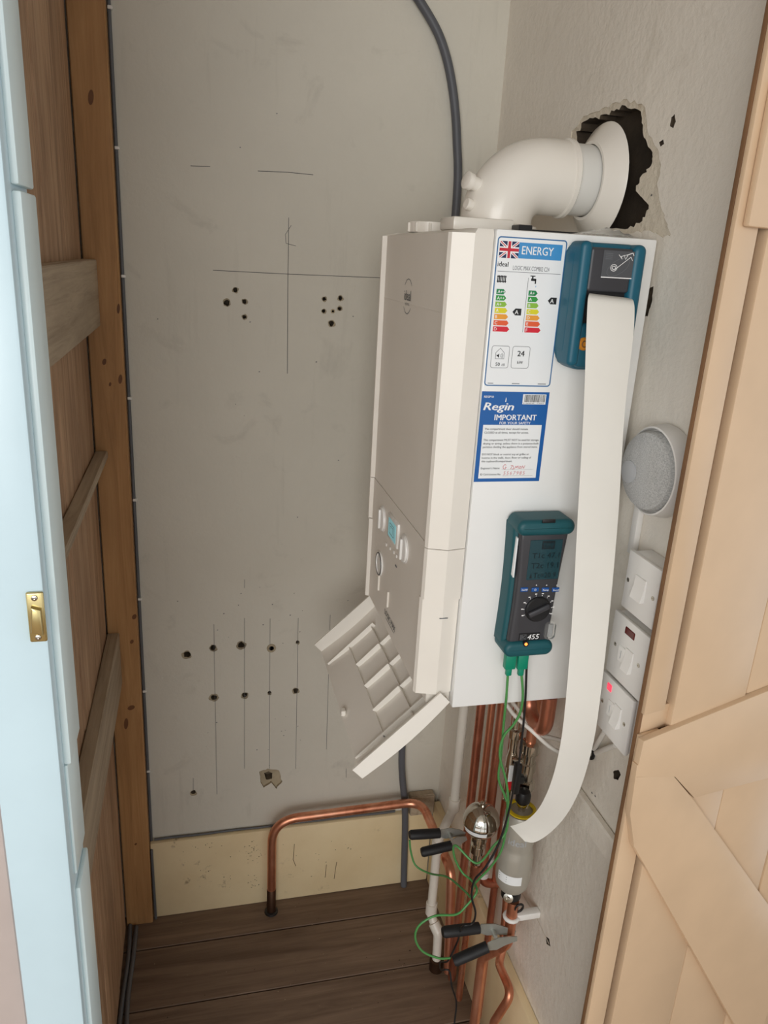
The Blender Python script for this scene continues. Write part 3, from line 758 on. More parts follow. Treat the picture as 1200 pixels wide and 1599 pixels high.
pr.text('FOR YOUR SAFETY', SW_ / 2 + .003, .0826, .0050, 'ink_white', .02, width=.046, align='C')
rows = [('The compartment door should remain', .0745, .064), ('CLOSED at all times, except for access.', .0695, .066), ('This compartment MUST NOT be used for storage,', .0590, .083), ('drying or airing, unless there is a purpose-built', .0540, .083), ('partition dividing the appliance from stored items.', .0490, .082),
        ('DO NOT block or restrict any air grilles or', .0385, .070), ('louvres in the walls, door, floor or ceiling of', .0335, .074), ('this cupboard/compartment.', .0285, .046)]
for s, z, w in rows: pr.text(s, .0085, z, .0040, 'ink', .008, width=w)
pr.text("Engineer's Name", .0085, .0185, .0040, 'ink', .005, width=.028); pr.text('ID Card Licence No.', .0085, .0095, .0040, 'ink', .005, width=.031)
pr.line([(.040, .0175), (.088, .0175)], .0003, 'ink_grey'); pr.line([(.042, .0085), (.088, .0085)], .0003, 'ink_grey')
def scribble(x, z, sets, k=.001): 
    for st in sets: pr.line([(x + a * k, z + b * k) for a, b in st], .0006, 'ink_red', 2)
scribble(.041, .0185, [[(5, 5.5), (3, 6.5), (.5, 4), (1, .5), (4, 0), (5.5, 2.5), (3.5, 2.6)], [(12, 0), (15, 5), (12, 5)], [(14, 0), (17, 0), (16, 4.5)], [(18, 0), (20, 4), (21, 1.5), (23, 4.5), (24, .5)], [(25, 1), (26, 4), (28, 3), (27, .5), (25, 1)], [(29, .3), (30, 4.6), (32, .6), (33.5, 5)]])
pr.text('5567985', .0430, .0098, .0078, 'ink_red', -.012, .15, space=1.25)
pr.done('label_print', sl)
# things on top of the boiler that belong to it
q = onY(670, 345, 1.29)
bm = bmesh.new(); lathe(bm, [(.036, 0), (.036, .016), (.031, .016), (.031, .006), (0, .006)], (q.x + .004, 1.29, BT), seg=28)
for a in range(10):
    an = 2 * math.pi * a / 10; c = Vector((q.x + .004 + .0372 * math.cos(an), 1.29 + .0372 * math.sin(an), BT + .008)); box(bm, c.x - .002, c.x + .002, c.y - .002, c.y + .002, BT, BT + .0145, .0005, 1)
finish(bm, 'air_inlet_cap', 'boiler_cream', bo)
mbox('top_seal', 'black', bo, .452, .535, 1.060, 1.085, BT, BT + .006, .001, 1)
mbox('top_seal', 'black', bo, .438, .458, 1.055, 1.083, BT, BT + .011, .001, 1)

# ---- flue elbow
FX, FY, FZ = .4465, 1.17, Z(.1285)
fu = thing('flue', 'white plastic flue elbow from the boiler top into the wall opening', 'flue', (FX, FY, BT))
mk('base_flange', 'flue_white', fu, box, .357, .449, 1.100, 1.165, BT + .0005, BT + .0185, .003, 2)
mlathe('base_ring', 'flue_white', fu, [(.062, 0), (.062, .012), (.055, .014), (.053, .0141), (0, .0141)], (FX, FY, BT + .0005), seg=40)
R = .066; path = [Vector((FX, FY, BT + .01))] + [Vector((FX + R - R * math.cos(a), FY, FZ - R + R * math.sin(a))) for a in [math.pi / 2 * i / 14 for i in range(15)]] + [Vector((.553, FY, FZ))]
bm = bmesh.new(); tube(bm, path, .0535, 40); finish(bm, 'elbow', 'flue_white', fu, 50)
mlathe('collar', 'flue_white', fu, [(.0532, 0), (.0562, .002), (.0562, .008), (.0532, .010)], (.544, FY, FZ), (1, 0, 0), seg=44)
mlathe('sleeve', 'flue_grey', fu, [(.0505, 0), (.0505, .040)], (.553, FY, FZ), (1, 0, 0), seg=40)
mlathe('wall_seal', 'flue_white', fu, [(.0515, 0), (.056, .0), (.060, .004), (.082, .020), (.084, .023), (.082, .0245), (.058, .010), (.0515, .006)], (.5835, FY - .006, FZ - .001), (1, 0, 0), seg=48)
for px, py, r in ((719, 281, .0125), (720, 318, .0085)):
    q = onY(px, py, FY - .02)
    cp = mlathe('test_cap', 'flue_white', fu, [(r * .8, -.03), (r * .8, -.006), (r, -.005), (r, .003), (r * .8, .0045), (0, .0045)], (q.x + .012, FY - .02, q.z), Vector((-1, -.25, .25)), seg=20)

# ---- crumpled clear film on top of the boiler
bm = bmesh.new(); g = {}
for i in range(13):
    for j in range(7):
        x = .500 + .088 * i / 12; y = .982 + .05 * j / 6; ed = math.sin(math.pi * i / 12) * math.sin(math.pi * j / 6)
        g[i, j] = bm.verts.new((x, y, BT + .0015 + .012 * ed * (0.5 + abs(mnoise.noise(Vector((x * 60, y * 60, 3))))) + .002 * abs(mnoise.noise(Vector((x * 200, y * 200, 1))))))
for i in range(12):
    for j in range(6): bm.faces.new((g[i, j], g[i + 1, j], g[i + 1, j + 1], g[i, j + 1]))
tag(finish(bm, 'plastic_film', 'clear', None, 20), 'crumpled clear plastic film lying on top of the boiler', 'film')

# ---- handheld printer stuck to the boiler side
X0, X1 = onY(868, 560, .966).x, .5665
PB, PT = onY(900, 580, .932).z, onY(930, 378, .94).z
pt = thing('printer', 'teal and grey handheld printer stuck high on the boiler side', 'printer', ((X0 + X1) / 2, YN, PB))
def rr(x0, x1, z0, z1, r, y, k=6, bot=None):
    out = []
    for cx, cz, a0, q_ in ((x1, z1, 0, r), (x0, z1, 90, r), (x0, z0, 180, bot or r), (x1, z0, 270, bot or r)):
        sx = -1 if cx == x1 else 1; sz = -1 if cz == z1 else 1
        for j in range(k + 1):
            a = math.radians(a0 + 90 * j / k); out.append((cx + sx * q_ + q_ * math.cos(a), y, cz + sz * q_ + q_ * math.sin(a)))
    return out
mk('body', 'rubber_teal', pt, slab, rr(X0, X1, PB, PT, .016, YN - .0005, bot=.026), (0, -.030, 0), 0, .008, 4, smooth=70)
mk('side_grip', 'rubber_teal', pt, slab, rr(X0 + .0005, X0 + .0165, PB + .006, PT + .001, .0075, YN - .010), (0, -.034, 0), 0, .006, 4, smooth=70)
mk('side_grip', 'rubber_teal', pt, slab, rr(X1 - .0195, X1 - .0005, PB + .02, PT, .009, YN - .012), (0, -.032, 0), 0, .007, 4, smooth=70)
mk('lower_body', 'rubber_teal', pt, slab, rr(X0 + .012, X1 - .008, PB + .004, PB + .062, .010, YN - .012), (0, -.027, 0), 0, .006, 3, smooth=70)
mk('paper_cover', 'dark_grey', pt, slab, rr(X0 + .0150, X1 - .018, onY(955, 457, .932).z, PT - .006, .004, YN - .012), (0, -.029, 0), 0, .004, 3)
mk('paper_bay', 'black', pt, slab, rr(X0 + .0155, X1 - .018, PB + .058, PT - .055, .004, YN - .012), (0, -.0215, 0), 0, .001, 1)
yl = YN - .0412
lx0, lx1, lz0, lz1 = onY(944, 392, yl).x, onY(994, 392, yl).x, onY(970, 435, yl).z, onY(970, 392, yl).z
lb = mbox('cover_label', 'mid_grey', pt, lx0, lx1, yl - .0003, yl, lz0, lz1, smooth=0)
pr = Print(((lx0 + lx1) / 2, yl - .0003, (lz0 + lz1) / 2), (1, 0, 0), (0, 0, 1), .0002)
w2, h2 = (lx1 - lx0) / 2, (lz1 - lz0) / 2
pr.rect(-w2, -h2, w2, -h2 + .0012, 'ink_white')
el = lambda cx, cz, a, b, t: [(cx + a * math.cos(q_) * math.cos(t) - b * math.sin(q_) * math.sin(t), cz + a * math.cos(q_) * math.sin(t) + b * math.sin(q_) * math.cos(t)) for q_ in [2 * math.pi * i / 18 for i in range(19)]]
pr.line(el(0, -.003, .017, .0085, .55), .0005, 'ink_grey'); pr.line(el(-.006, -.004, .0045, .004, 0), .0007, 'ink_white'); pr.line(el(-.006, -.004, .0025, .002, 0), .0008, 'ink_white')
pr.line([(-.004, -.006), (.006, .002), (.016, .010), (.019, .006)], .0007, 'ink_white'); pr.line([(-.001, .012), (.004, .007), (.002, .010), (.012, .013), (.009, .007), (.006, .012)], .0007, 'ink_white'); pr.line([(.010, .012), (.018, .015), (.020, .012)], .0009, 'ink_white')
for i in range(4): pr.rect(-w2 + .003, h2 - .004 - i * .0022, -w2 + .013, h2 - .0033 - i * .0022, 'ink_grey')
pr.done('cover_drawing', lb)
q = onY(912, 537, YN - .039)
bt_ = mlathe('feed_button', 'orange', pt, [(.0085, -.012), (.0085, .0005), (.007, .002), (0, .0024)], (q.x, YN - .039, q.z), (0, -1, 0), seg=24)
bm = bmesh.new(); tube(bm, [(q.x + .004 * math.cos(a * math.pi / 6) * .8, YN - .0415, q.z + .004 * math.sin(a * math.pi / 6)) for a in range(13)], .0007, 6); finish(bm, 'button_ring', 'door_edge', bt_, 60)

# ---- paper printout hanging from the printer
EDGE = [  # left edge px, right edge px, depth
    ((921, 458), (987, 466), .9335, .9335), ((919.5, 462), (990, 471), .921, .921), ((918, 475), (991.5, 486), .914, .914), ((916, 520), (989, 530), .906, .905), ((912, 640), (976, 645), .895, .893), ((903, 800), (966, 806), .885, .882), ((895, 950), (953, 952), .878, .874), ((887, 1060), (941, 1064), .876, .870),
    ((879, 1140), (930, 1145), .882, .872), ((870, 1190), (917, 1200), .892, .880), ((858, 1230), (903, 1240), .908, .892), ((842, 1262), (884, 1274), .932, .910), ((824, 1280), (860, 1300), .955, .930), ((808, 1287), (836, 1315), .972, .945), ((797, 1290), (820, 1314), .985, .955)]
LE_ = smooth_path([onY(*a, y) for a, b, y, yb in EDGE], 5); RE_ = smooth_path([onY(*b, yb) for a, b, y, yb in EDGE], 5)
bm = bmesh.new(); rows = []
for a, b in zip(LE_, RE_): rows.append([bm.verts.new(a.lerp(b, t)) for t in (0, .25, .5, .75, 1)])
for a, b in zip(rows, rows[1:]):
    for j in range(4): bm.faces.new((a[j], a[j + 1], b[j + 1], b[j]))
strip = finish(bm, 'paper_printout', 'paper', None, 60)
tag(strip, 'long white paper strip hanging from the teal printer and curling at its end', 'paper')

# ---- flue gas analyser on the boiler side
ax0 = onY(776, 990, .962).x; ax1 = onY(899, 820, .932).x
az1 = onY(850, 803, .960).z; az0 = onY(820, 1022, .932).z
an = thing('analyser', 'green rubber-clad handheld gas analyser marked 455 on the boiler side', 'meter', ((ax0 + ax1) / 2, YN, az0))
aw = ax1 - ax0; ah = az1 - az0
def aout(ins, y, waist=.007):
    out = []
    N = 18
    for i in range(N + 1): # right side going up
        t = i / N; z = az0 + ins + (ah - 2 * ins) * t
        out.append((t, z))
    rside = [(ax1 - ins - waist * 1.6 * (1 - t) ** 1.2 - waist * .35 * math.sin(math.pi * t), z) for t, z in out]
    lside = [(ax0 + ins + waist * .5 * math.sin(math.pi * t), z) for t, z in out][::-1]
    p = rside + lside
    # round the four corners
    res = []; c_ = .014
    for x, z in p:
        dz = min(z - (az0 + ins), (az1 - ins) - z)
        if dz < c_:
            k_ = c_ - math.sqrt(max(0, c_ * c_ - (c_ - dz) ** 2))
            x = x - k_ if x > (ax0 + ax1) / 2 else x + k_
        res.append((x, y, z))
    return res
mk('boot', 'rubber_green', an, slab, aout(0, YN - .0005), (0, -.030, 0), 0, .006, 3, smooth=70)
mk('body', 'dark_grey', an, slab, aout(.0065, YN - .015), (0, -.0265, 0), 0, .005, 3)
YA = YN - .0418
def cap_band(z0, z1):
    pts = [(x, y, z) for x, y, z in aout(-.0005, YN - .006) if z0 <= z <= z1]
    xs = [p[0] for p in pts]; lo, hi = min(xs), max(xs)
    return rr(lo, hi, z0, z1, min(.016, (z1 - z0) * .49), YN - .006, k=8)
mk('boot_end', 'rubber_green', an, slab, cap_band(onY(850, 838, YN - .047).z, az1 + .002), (0, -.0415, 0), 0, .008, 5, smooth=70)
mk('boot_end', 'rubber_green', an, slab, cap_band(az0 - .002, az0 + .023), (0, -.0415, 0), 0, .007, 5, smooth=70)
q = onY(858, 814, YN - .048); mbox('hang_slot', 'black', an, q.x - .010, q.x + .010, YN - .0486, YN - .046, q.z - .0028, q.z + .0028, .001, 2)
s0 = onY(822, 906, YA); s1 = onY(882, 842, YA)
sc_ = mbox('screen', 'lcd', an, s0.x, s1.x - .002, YA - .0006, YA + .002, s0.z, s1.z, .0005, 1)
pr = Print((s0.x, YA - .0006, s0.z), (1, 0, 0), (0, 0, 1), .0002); sw, sh = s1.x - s0.x - .002, s1.z - s0.z
pr.rect(sw * .36, sh * .77, sw * .76, sh * .98, 'lcd_ink'); pr.text('TEMP', sw * .56, sh * .81, sh * .16, 'lcd', .01, width=sw * .34, align='C')
for i, s in enumerate(('T1c 47.1', 'T2c 19.1', ' Tc=20.9')): pr.text(s.strip(), sw * (.10 if i < 2 else .2), sh * (.55 - i * .25), sh * .19, 'lcd_ink', .0, width=sw * .84 if i < 2 else sw * .70)
pr.poly([(sw * .08, sh * .05), (sw * .17, sh * .05), (sw * .125, sh * .17)], 'lcd_ink'); pr.done('readout', sc_)
for px, s in ((819, 'On/Off'), (836, ''), (852, 'Pump'), (868, 'Send')):
    q = onY(px, 920.5, YA); kb = mbox('key', 'blue_key', an, q.x - .0058, q.x + .0058, YA - .0012, YA + .001, q.z - .0034, q.z + .0034, .001, 2)
    pr = Print((q.x, YA - .0012, q.z), (1, 0, 0), (0, 0, 1), .0002)
    if s: pr.text(s, 0, -.0013, .0038, 'ink_white', .01, width=.009, align='C')
    else: pr.line([(.0015 * math.sin(a * .7), .0015 * math.cos(a * .7)) for a in range(1, 9)], .0004, 'ink_white'); pr.line([(0, 0), (0, .002)], .0004, 'ink_white')
    pr.done('key_print', kb)
q = onY(840, 951, YA)
dl = mlathe('dial', 'black', an, [(.0195, -.002), (.0195, .002), (.0180, .0035), (0, .0035)], (q.x, YA, q.z), (0, -1, 0), seg=36)
bm = bmesh.new(); box(bm, -.017, .017, -.0085, -.003, -.0042, .0042, .0022, 2); xf(bm, Matrix.Translation((q.x, YA, q.z)) @ Matrix.Rotation(math.radians(-24), 4, 'Y')); finish(bm, 'dial_grip', 'dark_grey', dl)
pr = Print((q.x, YA, q.z), (1, 0, 0), (0, 0, 1), .0003)
for a in range(-22, 206, 25):
    ca, sa = math.cos(math.radians(a)), math.sin(math.radians(a)); pr.rect(.0245 * ca - .0016, .0245 * sa - .0004, .0245 * ca + .0016, .0245 * sa + .0012, 'ink_white'); pr.rect(.0218 * ca - .0006, .0218 * sa - .0006, .0218 * ca + .0006, .0218 * sa + .0006, 'ink_white')
for px in (838, 854, 870):
    q2 = onY(px, 913.5, YA); x, z = q2.x - q.x, q2.z - q.z; pr.poly([(x - .0012, z - .0008), (x + .0012, z - .0008), (x, z + .001)], 'ink_white')
pr.done('dial_marks', an)
q = onY(827, 994, YA); bd = mbox('badge', 'black', an, q.x - .0165, q.x + .0165, YA - .0008, YA + .001, q.z - .0058, q.z + .0058, .0005, 1)
pr = Print((q.x, YA - .0008, q.z), (1, 0, 0), (0, 0, 1), .0002); pr.text('455', -.0035, -.0040, .0115, 'ink_white', .01, .15, width=.0185)
pr.rrect(-.0148, -.0042, -.0055, .0042, .0008, .0005, 'ink_grey'); pr.line([(-.0135, .003), (-.0135, -.003)], .0009, 'ink_grey'); pr.line([(-.0115, -.003), (-.0115, .003)], .0008, 'ink_grey'); pr.line([(-.0112, 0), (-.0065, .003)], .0008, 'ink_grey'); pr.line([(-.0112, 0), (-.0065, -.003)], .0008, 'ink_grey'); pr.done('badge_print', bd)
q = onY(822, 1006, YN - .048); mlathe('indicator_light', 'led_orange', an, [(.0022, -.004), (.0022, .0005), (0, .0012)], (q.x, YN - .048, q.z), (0, -1, 0), seg=14); mlathe('light_surround', 'black', an, [(.0044, -.004), (.0044, .0002), (.0026, .0003), (.0026, -.004)], (q.x, YN - .0478, q.z), (0, -1, 0), seg=18)
q = onY(859, 983, YA); wt = mk('water_trap', 'clear_hard', an, slab, rr(q.x - .009, q.x + .009, q.z - .016, q.z + .013, .007, YA + .004), (0, -.007, 0), 0, .002, 2)
mbox('trap_core', 'button_grey', wt, q.x - .003, q.x + .005, YA - .001, YA + .003, q.z - .012, q.z + .009, .001, 1)
q = onY(799, 870, YN - .026)
bm = bmesh.new(); poly_prism(bm, [(ax0 + .0048, YN - .017, q.z + .036), (ax0 + .0048, YN - .035, q.z + .032), (ax0 + .0048, YN - .035, q.z - .028), (ax0 + .0048, YN - .017, q.z - .022)], (.002, 0, 0)); finish(bm, 'side_sticker', 'label_white', an)

# ---- copper, waste and filter pipework under the boiler
XP = .560
def pipe(name, label, pts, r, mat='copper', rad=.03, seg=14, group=None, cat='pipe'):
    bm = bmesh.new(); tube(bm, fillet(pts, rad), r, seg)
    return tag(finish(bm, name, mat, None, 50), label, cat, group)
# back-wall loop
yb = YB - .052
p0 = onY(424, 1400, yb); p1 = onY(640, 1256, yb)
zt = p1.z + .002; xr = .548
t = thing('copper_loop_pipe', 'bent copper pipe rising from the floor and running along the back skirting', 'pipe', (p0.x, yb, 0))
mtube('tube', 'copper', t, fillet([(p0.x, yb, .075), (p0.x, yb, zt - .004), (xr, yb, zt + .004), (xr, 1.33, zt + .010), (xr + .01, 1.31, .02)], [.07, .05, .03], 10), .0112, 16)
mtube('foot', 'copper_dark', t, [(p0.x, yb, -.001), (p0.x, yb, .075), (p0.x, yb, .0755)], [.0116, .0116, .011], 16)
mlathe('floor_collar', 'black', t, [(.0175, 0), (.0165, .004), (.0125, .006), (.0118, .006)], (p0.x, yb, 0), seg=20)
mlathe('coupling', 'copper', t, [(.0112, 0), (.0122, .001), (.0122, .016), (.0112, .017)], onY(543, 1270, yb) * 1.0, (1, 0, .03), seg=18) if False else None
# verticals
px_list = [(752, 'copper_dull', 1.232), (769, 'copper_dull', 1.21), (785, 'copper', 1.18)]
labs = ['copper pipe dropping from the boiler, nearest the white waste pipe', 'middle one of the upright copper pipes below the boiler', 'upright copper pipe below the boiler, beside the green leads']
ys = [onX(751, 1108, XP).y, onX(768, 1108, XP).y, onX(784, 1108, XP).y, onX(796, 1108, .575).y]
for i in range(3):
    zb = 0.0 if i < 2 else .44
    pipe('copper_pipe', labs[i], [(XP, ys[i], BB - .0006), (XP, ys[i], .02 if i < 2 else .44)] if i < 2 else [(XP, ys[i], BB - .0006), (XP, ys[i], .40), (W - .001, ys[i] - .005, .40)], .0095 if i != 1 else .0075, 'copper_dull' if i != 1 else 'copper', .028, group=None)
pipe('copper_pipe', 'thin copper pipe close to the wall, left of the grey filter', [(.590, ys[3], BB - .0006), (.590, ys[3], .02)], .0078, 'copper_dull')
# pipe clips
def clip(px, py, X, label, w=.022):
    q = onX(px, py, X)
    c = thing('pipe_clip', label, 'clip', (W, q.y, q.z))
    bm = bmesh.new(); tube(bm, [(X + .0125 * math.cos(a), q.y + .0125 * math.sin(a), q.z) for a in [math.radians(40 + i * 28) for i in range(11)]], .0042, 8); finish(bm, 'ring', 'plastic_white', c, 50)
    mbox('foot', 'plastic_white', c, X + .009, W - .0003, q.y - .008, q.y + .008, q.z - .007, q.z + .007, .002, 2); return c
# filter and its pipes
XF_ = .5535
fq = onX(806, 1330, XF_); fy = fq.y
zt_, zb_ = onX(818, 1272, XF_).z, onX(800, 1388, XF_).z
ft = thing('magnetic_filter', 'grey cylindrical heating filter with embossed word and black bottom cap', 'filter', (XF_, fy, zb_))
h_ = zt_ - zb_
mlathe('canister', 'filter_grey', ft, [(.010, 0), (.024, .004), (.030, .014), (.0325, .03), (.0325, h_ * .46), (.0315, h_ * .52), (.0290, h_ * .56), (.0285, h_ * .60), (.0300, h_ * .64), (.0305, h_ * .86), (.0290, h_ * .90), (.0285, h_ * .965), (.026, h_), (.012, h_ + .002), (0, h_ + .002)], (XF_, fy, zb_), seg=40)
mlathe('yellow_ring', 'yellow', ft, [(.024, 0), (.0265, .0005), (.0265, .003), (.024, .0035), (.0205, .0035), (.0205, 0)], (XF_, fy, zt_ + .0022), seg=36)
mlathe('neck', 'chrome', ft, [(.007, 0), (.007, .010), (.0095, .011), (.0095, .016), (.006, .017), (.006, .026), (0, .026)], (XF_, fy, zt_ + .002), seg=20)
mlathe('vent_cap', 'black', ft, [(.008, 0), (.0135, .001), (.0138, .014), (.011, .021), (.005, .023), (0, .023)], (XF_, fy, zt_ + .022), seg=24)
mlathe('bottom_cap', 'black', ft, [(.012, .004), (.0185, .0), (.0185, -.014), (.012, -.018), (0, -.018)], (XF_ - .002, fy - .006, zb_ + .002), seg=24)
mlathe('drain_plug', 'nickel', ft, [(.009, 0), (.009, .004), (.004, .005), (.004, .003), (0, .003)], (XF_ - .012, fy - .018, zb_ - .004), Vector((-.55, -.8, .3)), seg=20)
q = Vector((XF_ + .004, fy - .018, zb_ - .022)); bm = bmesh.new(); tube(bm, [q + Vector((.006 + .008 * math.cos(a), -.004 - .003 * math.sin(a), -.008 + .012 * math.sin(a))) for a in [math.radians(i * 24) for i in range(16)]], .0022, 8); finish(bm, 'cap_strap', 'black', ft, 50)
# embossed word and paper band wrapped round the canister, facing the camera
cdir = Vector((-XF_, -fy, 0)).normalized(); tang = Vector((-cdir.y, cdir.x, 0))
def wrap(name, mat, parent, flatmesh, r, z):
    vs, fs = flatmesh; bm = bmesh.new(); bv = []
    for x, y in vs:
        a = x / r; bv.append(bm.verts.new(Vector((XF_, fy, z + y)) + (cdir * math.cos(a) + tang * math.sin(a)) * r))
    for f in fs:
        try: bm.faces.new([bv[i] for i in f])
        except ValueError: pass
    return finish(bm, name, mat, parent, 40)
vs, fs = text_polys('ideal', .019, .01); cx = (max(v.x for v in vs)) / 2
wrap('embossed_word', 'button_grey', ft, ([(v.x - cx, v.y) for v in vs], fs), .0309, zb_ + h_ * .69)
gx = [(-.030 + .048 * i / 12) for i in range(13)]
wrap('paper_band', 'label_white', ft, ([(x, y) for x in gx for y in (0, .019)], [(2 * i, 2 * i + 2, 2 * i + 3, 2 * i + 1) for i in range(12)]), .0329, zb_ + .034)
lines = []
lf = []
for r_ in range(3):
    b0 = len(lines); lines += [(-.027, .004 + r_ * .005), (-.010, .004 + r_ * .005), (-.010, .0052 + r_ * .005), (-.027, .0052 + r_ * .005)]; lf.append((b0, b0 + 1, b0 + 2, b0 + 3))
wrap('band_print', 'ink_grey', ft, (lines, lf), .0332, zb_ + .034)
# inlet pipe and valve above the filter, outlet below
vy = onX(829, 1160, XF_ + .015).y; vx = XF_ + .015
vz = onX(827, 1195, vx).z
pipe('copper_pipe', 'short copper stub between the boiler and the chrome valve by the hanging paper', [(vx, vy, BB - .0006), (vx, vy, vz + .036)], .0095, 'copper')
va = thing('isolation_valve', 'chrome compression isolation valve on the pipe above the grey filter', 'valve', (vx, vy, vz))
mlathe('valve_body', 'nickel', va, [(.0098, .045), (.0165, .044), (.0165, .024), (.0125, .022), (.0125, .004), (.0150, .002), (.0150, -.014), (.0120, -.016), (.0120, -.034), (.0155, -.036), (.0155, -.054), (.0098, -.056)], (vx, vy, vz), seg=6 * 4)
mlathe('nut', 'chrome', va, [(.0120, .046), (.0185, .044), (.0185, .026), (.0120, .024)], (vx, vy, vz), seg=6)
mlathe('nut', 'chrome', va, [(.0120, -.034), (.0178, -.036), (.0178, -.052), (.0120, -.054)], (vx, vy, vz), seg=6)
q = onX(812, 1186, vx - .02); mlathe('spindle', 'chrome', va, [(.006, 0), (.006, .022), (.0095, .023), (.0095, .030), (0, .030)], (vx, vy, vz + .004), Vector((-1, .25, 0)), seg=16)
pipe('copper_pipe', 'copper stub joining the chrome valve to the grey filter top', [(vx, vy, vz - .055), (XF_ + .01, fy + .005, zt_ - .01)], .0095, 'nickel')
# second valve with black lever and red tag
ux = .545; uq = onX(803, 1160, ux); uy = uq.y
ub = thing('ball_valve', 'slim chrome valve with black lever and red tag under the boiler', 'valve', (ux, uy, uq.z))
zq = onX(803, 1162, ux).z
mlathe('valve_body', 'chrome', ub, [(.0075, BB - zq - .001), (.0075, .034), (.0125, .032), (.0125, .016), (.0085, .013), (.0075, -.01), (.0105, -.026), (.0115, -.046), (.0085, -.050), (.0085, -.12), (0, -.12)], (ux, uy, zq), seg=20)
q = onX(808, 1208, ux - .012)
bm = bmesh.new(); box(bm, -.006, .006, -.007, .007, -.040, .022, .003, 2); box(bm, -.004, .014, -.006, .006, -.020, -.004, .003, 2); xf(bm, Matrix.Translation(q)); finish(bm, 'lever', 'black', ub)
q = onX(797, 1224, ux - .006); mbox('tag', 'label_white', ub, q.x - .0055, q.x + .0055, q.y - .001, q.y + .001, q.z - .012, q.z + .040, .0005, 1)
mbox('red_end', 'red_tag', ub, q.x - .0056, q.x + .0056, q.y - .0012, q.y + .0012, q.z - .013, q.z + .006, .0005, 1)
# U bend right under the boiler
c0 = onX(842, 1136, .545)
pipe('copper_bend', 'copper U-bend just below the boiler beside the hanging paper', [(.545, c0.y + .048, BB - .0006), (.545, c0.y + .048, c0.z), (.545, c0.y - .022, c0.z), (.545, c0.y - .022, BB - .0006)], .0125, 'copper_dull', .034, 16)
# outlet of the filter
cb_ = XF_ + .002
py_ = onX(800, 1425, cb_).y; q1 = onX(798, 1470, cb_); q2 = onX(752, 1512, .53); q3 = onX(745, 1599, .53)
o_ = pipe('copper_pipe', 'copper pipe below the grey filter bending forward past the lower clamp', [(cb_, py_, zb_ - .020), (cb_, py_, onX(797, 1480, cb_).z), q2 + Vector((0, .0, .03)), (q2.x, q2.y, 0.0)], .0105, 'copper', .05, 16)
q = q2
bm = bmesh.new(); lathe(bm, [(.0106, 0), (.0122, .001), (.0122, .012), (.0106, .013)], (q2.x, q2.y, .10), seg=18); finish(bm, 'solder_ring', 'copper', o_)
tag(mbox('purple_tape', 'purple', None, q2.x - .0125, q2.x - .0108, q2.y - .004, q2.y + .004, .03, .088, .0003, 1), 'strip of purple tape on the front copper pipe near the floor', 'tape')
a_ = onX(782, 1505, .574); b_ = onX(800, 1552, .565); c_ = onX(772, 1596, .545)
pipe('copper_pipe', 'bright kinked copper pipe low in front of the right skirting', [(.590, a_.y + .05, a_.z + .24), (.585, a_.y + .02, a_.z + .02), a_ + Vector((-.004, 0, 0)), b_, c_, (c_.x - .004, c_.y + .002, 0)], .0085, 'copper', .02)
clip(799, 1431, cb_, 'white pipe clip just under the grey filter on the copper pipe')
clip(778, 1386, .590 - .0, 'small white pipe clip partly behind the grey filter') if False else None
q = onX(757, 1345, .575)
cc = thing('pipe_clip', 'white pipe clip below the chrome ball', 'clip', (W, q.y, q.z))
mbox('foot', 'plastic_white', cc, .575, W - .0003, q.y - .009, q.y + .009, q.z - .008, q.z + .008, .003, 2)
mlathe('ring', 'plastic_white', cc, [(.0105, -.006), (.0140, -.006), (.0140, .006), (.0105, .006)], (XP, ys[2], q.z), seg=20)
# chrome ball arrestor
bq = onX(752, 1281, .506)
ar = thing('shock_arrestor', 'polished chrome ball fitting among the pipes under the boiler', 'fitting', (bq.x, bq.y, bq.z - .07))
rb = .0345
mlathe('ball', 'chrome', ar, [(.006, -rb * .98)] + [(rb * math.sin(math.radians(a)), -rb * math.cos(math.radians(a))) for a in range(15, 88, 9)] + [(rb * 1.02, -.001), (rb * 1.02, .002)] + [(rb * math.sin(math.radians(a)), -rb * math.cos(math.radians(a))) for a in range(96, 176, 9)] + [(0, rb)], bq, seg=40)
mlathe('top_nut', 'chrome', ar, [(.0055, 0), (.0055, .006), (.003, .007), (.003, .012), (0, .012)], bq + Vector((0, 0, rb - .001)), seg=12)
mlathe('stem', 'chrome', ar, [(.010, 0), (.016, -.004), (.016, -.012), (.0115, -.014), (.0115, -.022), (.0150, -.024), (.0150, -.040), (.009, -.042), (.009, -.075)], bq + Vector((0, 0, -rb + .003)), seg=20)
bm = bmesh.new(); N_ = 14; vv = []
for i in range(N_ + 1):
    a = -0.95 + 1.35 * i / N_; dd = Vector((-bq.x, -bq.y, 0)).normalized(); tt = Vector((-dd.y, dd.x, 0)); rr_ = rb * 1.025
    for h in (-.012, -.003):
        cr = math.sqrt(rr_ ** 2 - h ** 2); vv.append(bm.verts.new(bq + (dd * math.cos(a) + tt * math.sin(a)) * cr + Vector((0, 0, h))))
for i in range(N_): bm.faces.new((vv[2 * i], vv[2 * i + 2], vv[2 * i + 3], vv[2 * i + 1]))
finish(bm, 'band_sticker', 'label_white', ar, 40)
mlathe('base', 'copper_dull', ar, [(.0115, 0), (.0115, -.05), (0, -.05)], bq + Vector((0, 0, -rb - .068)), seg=18)
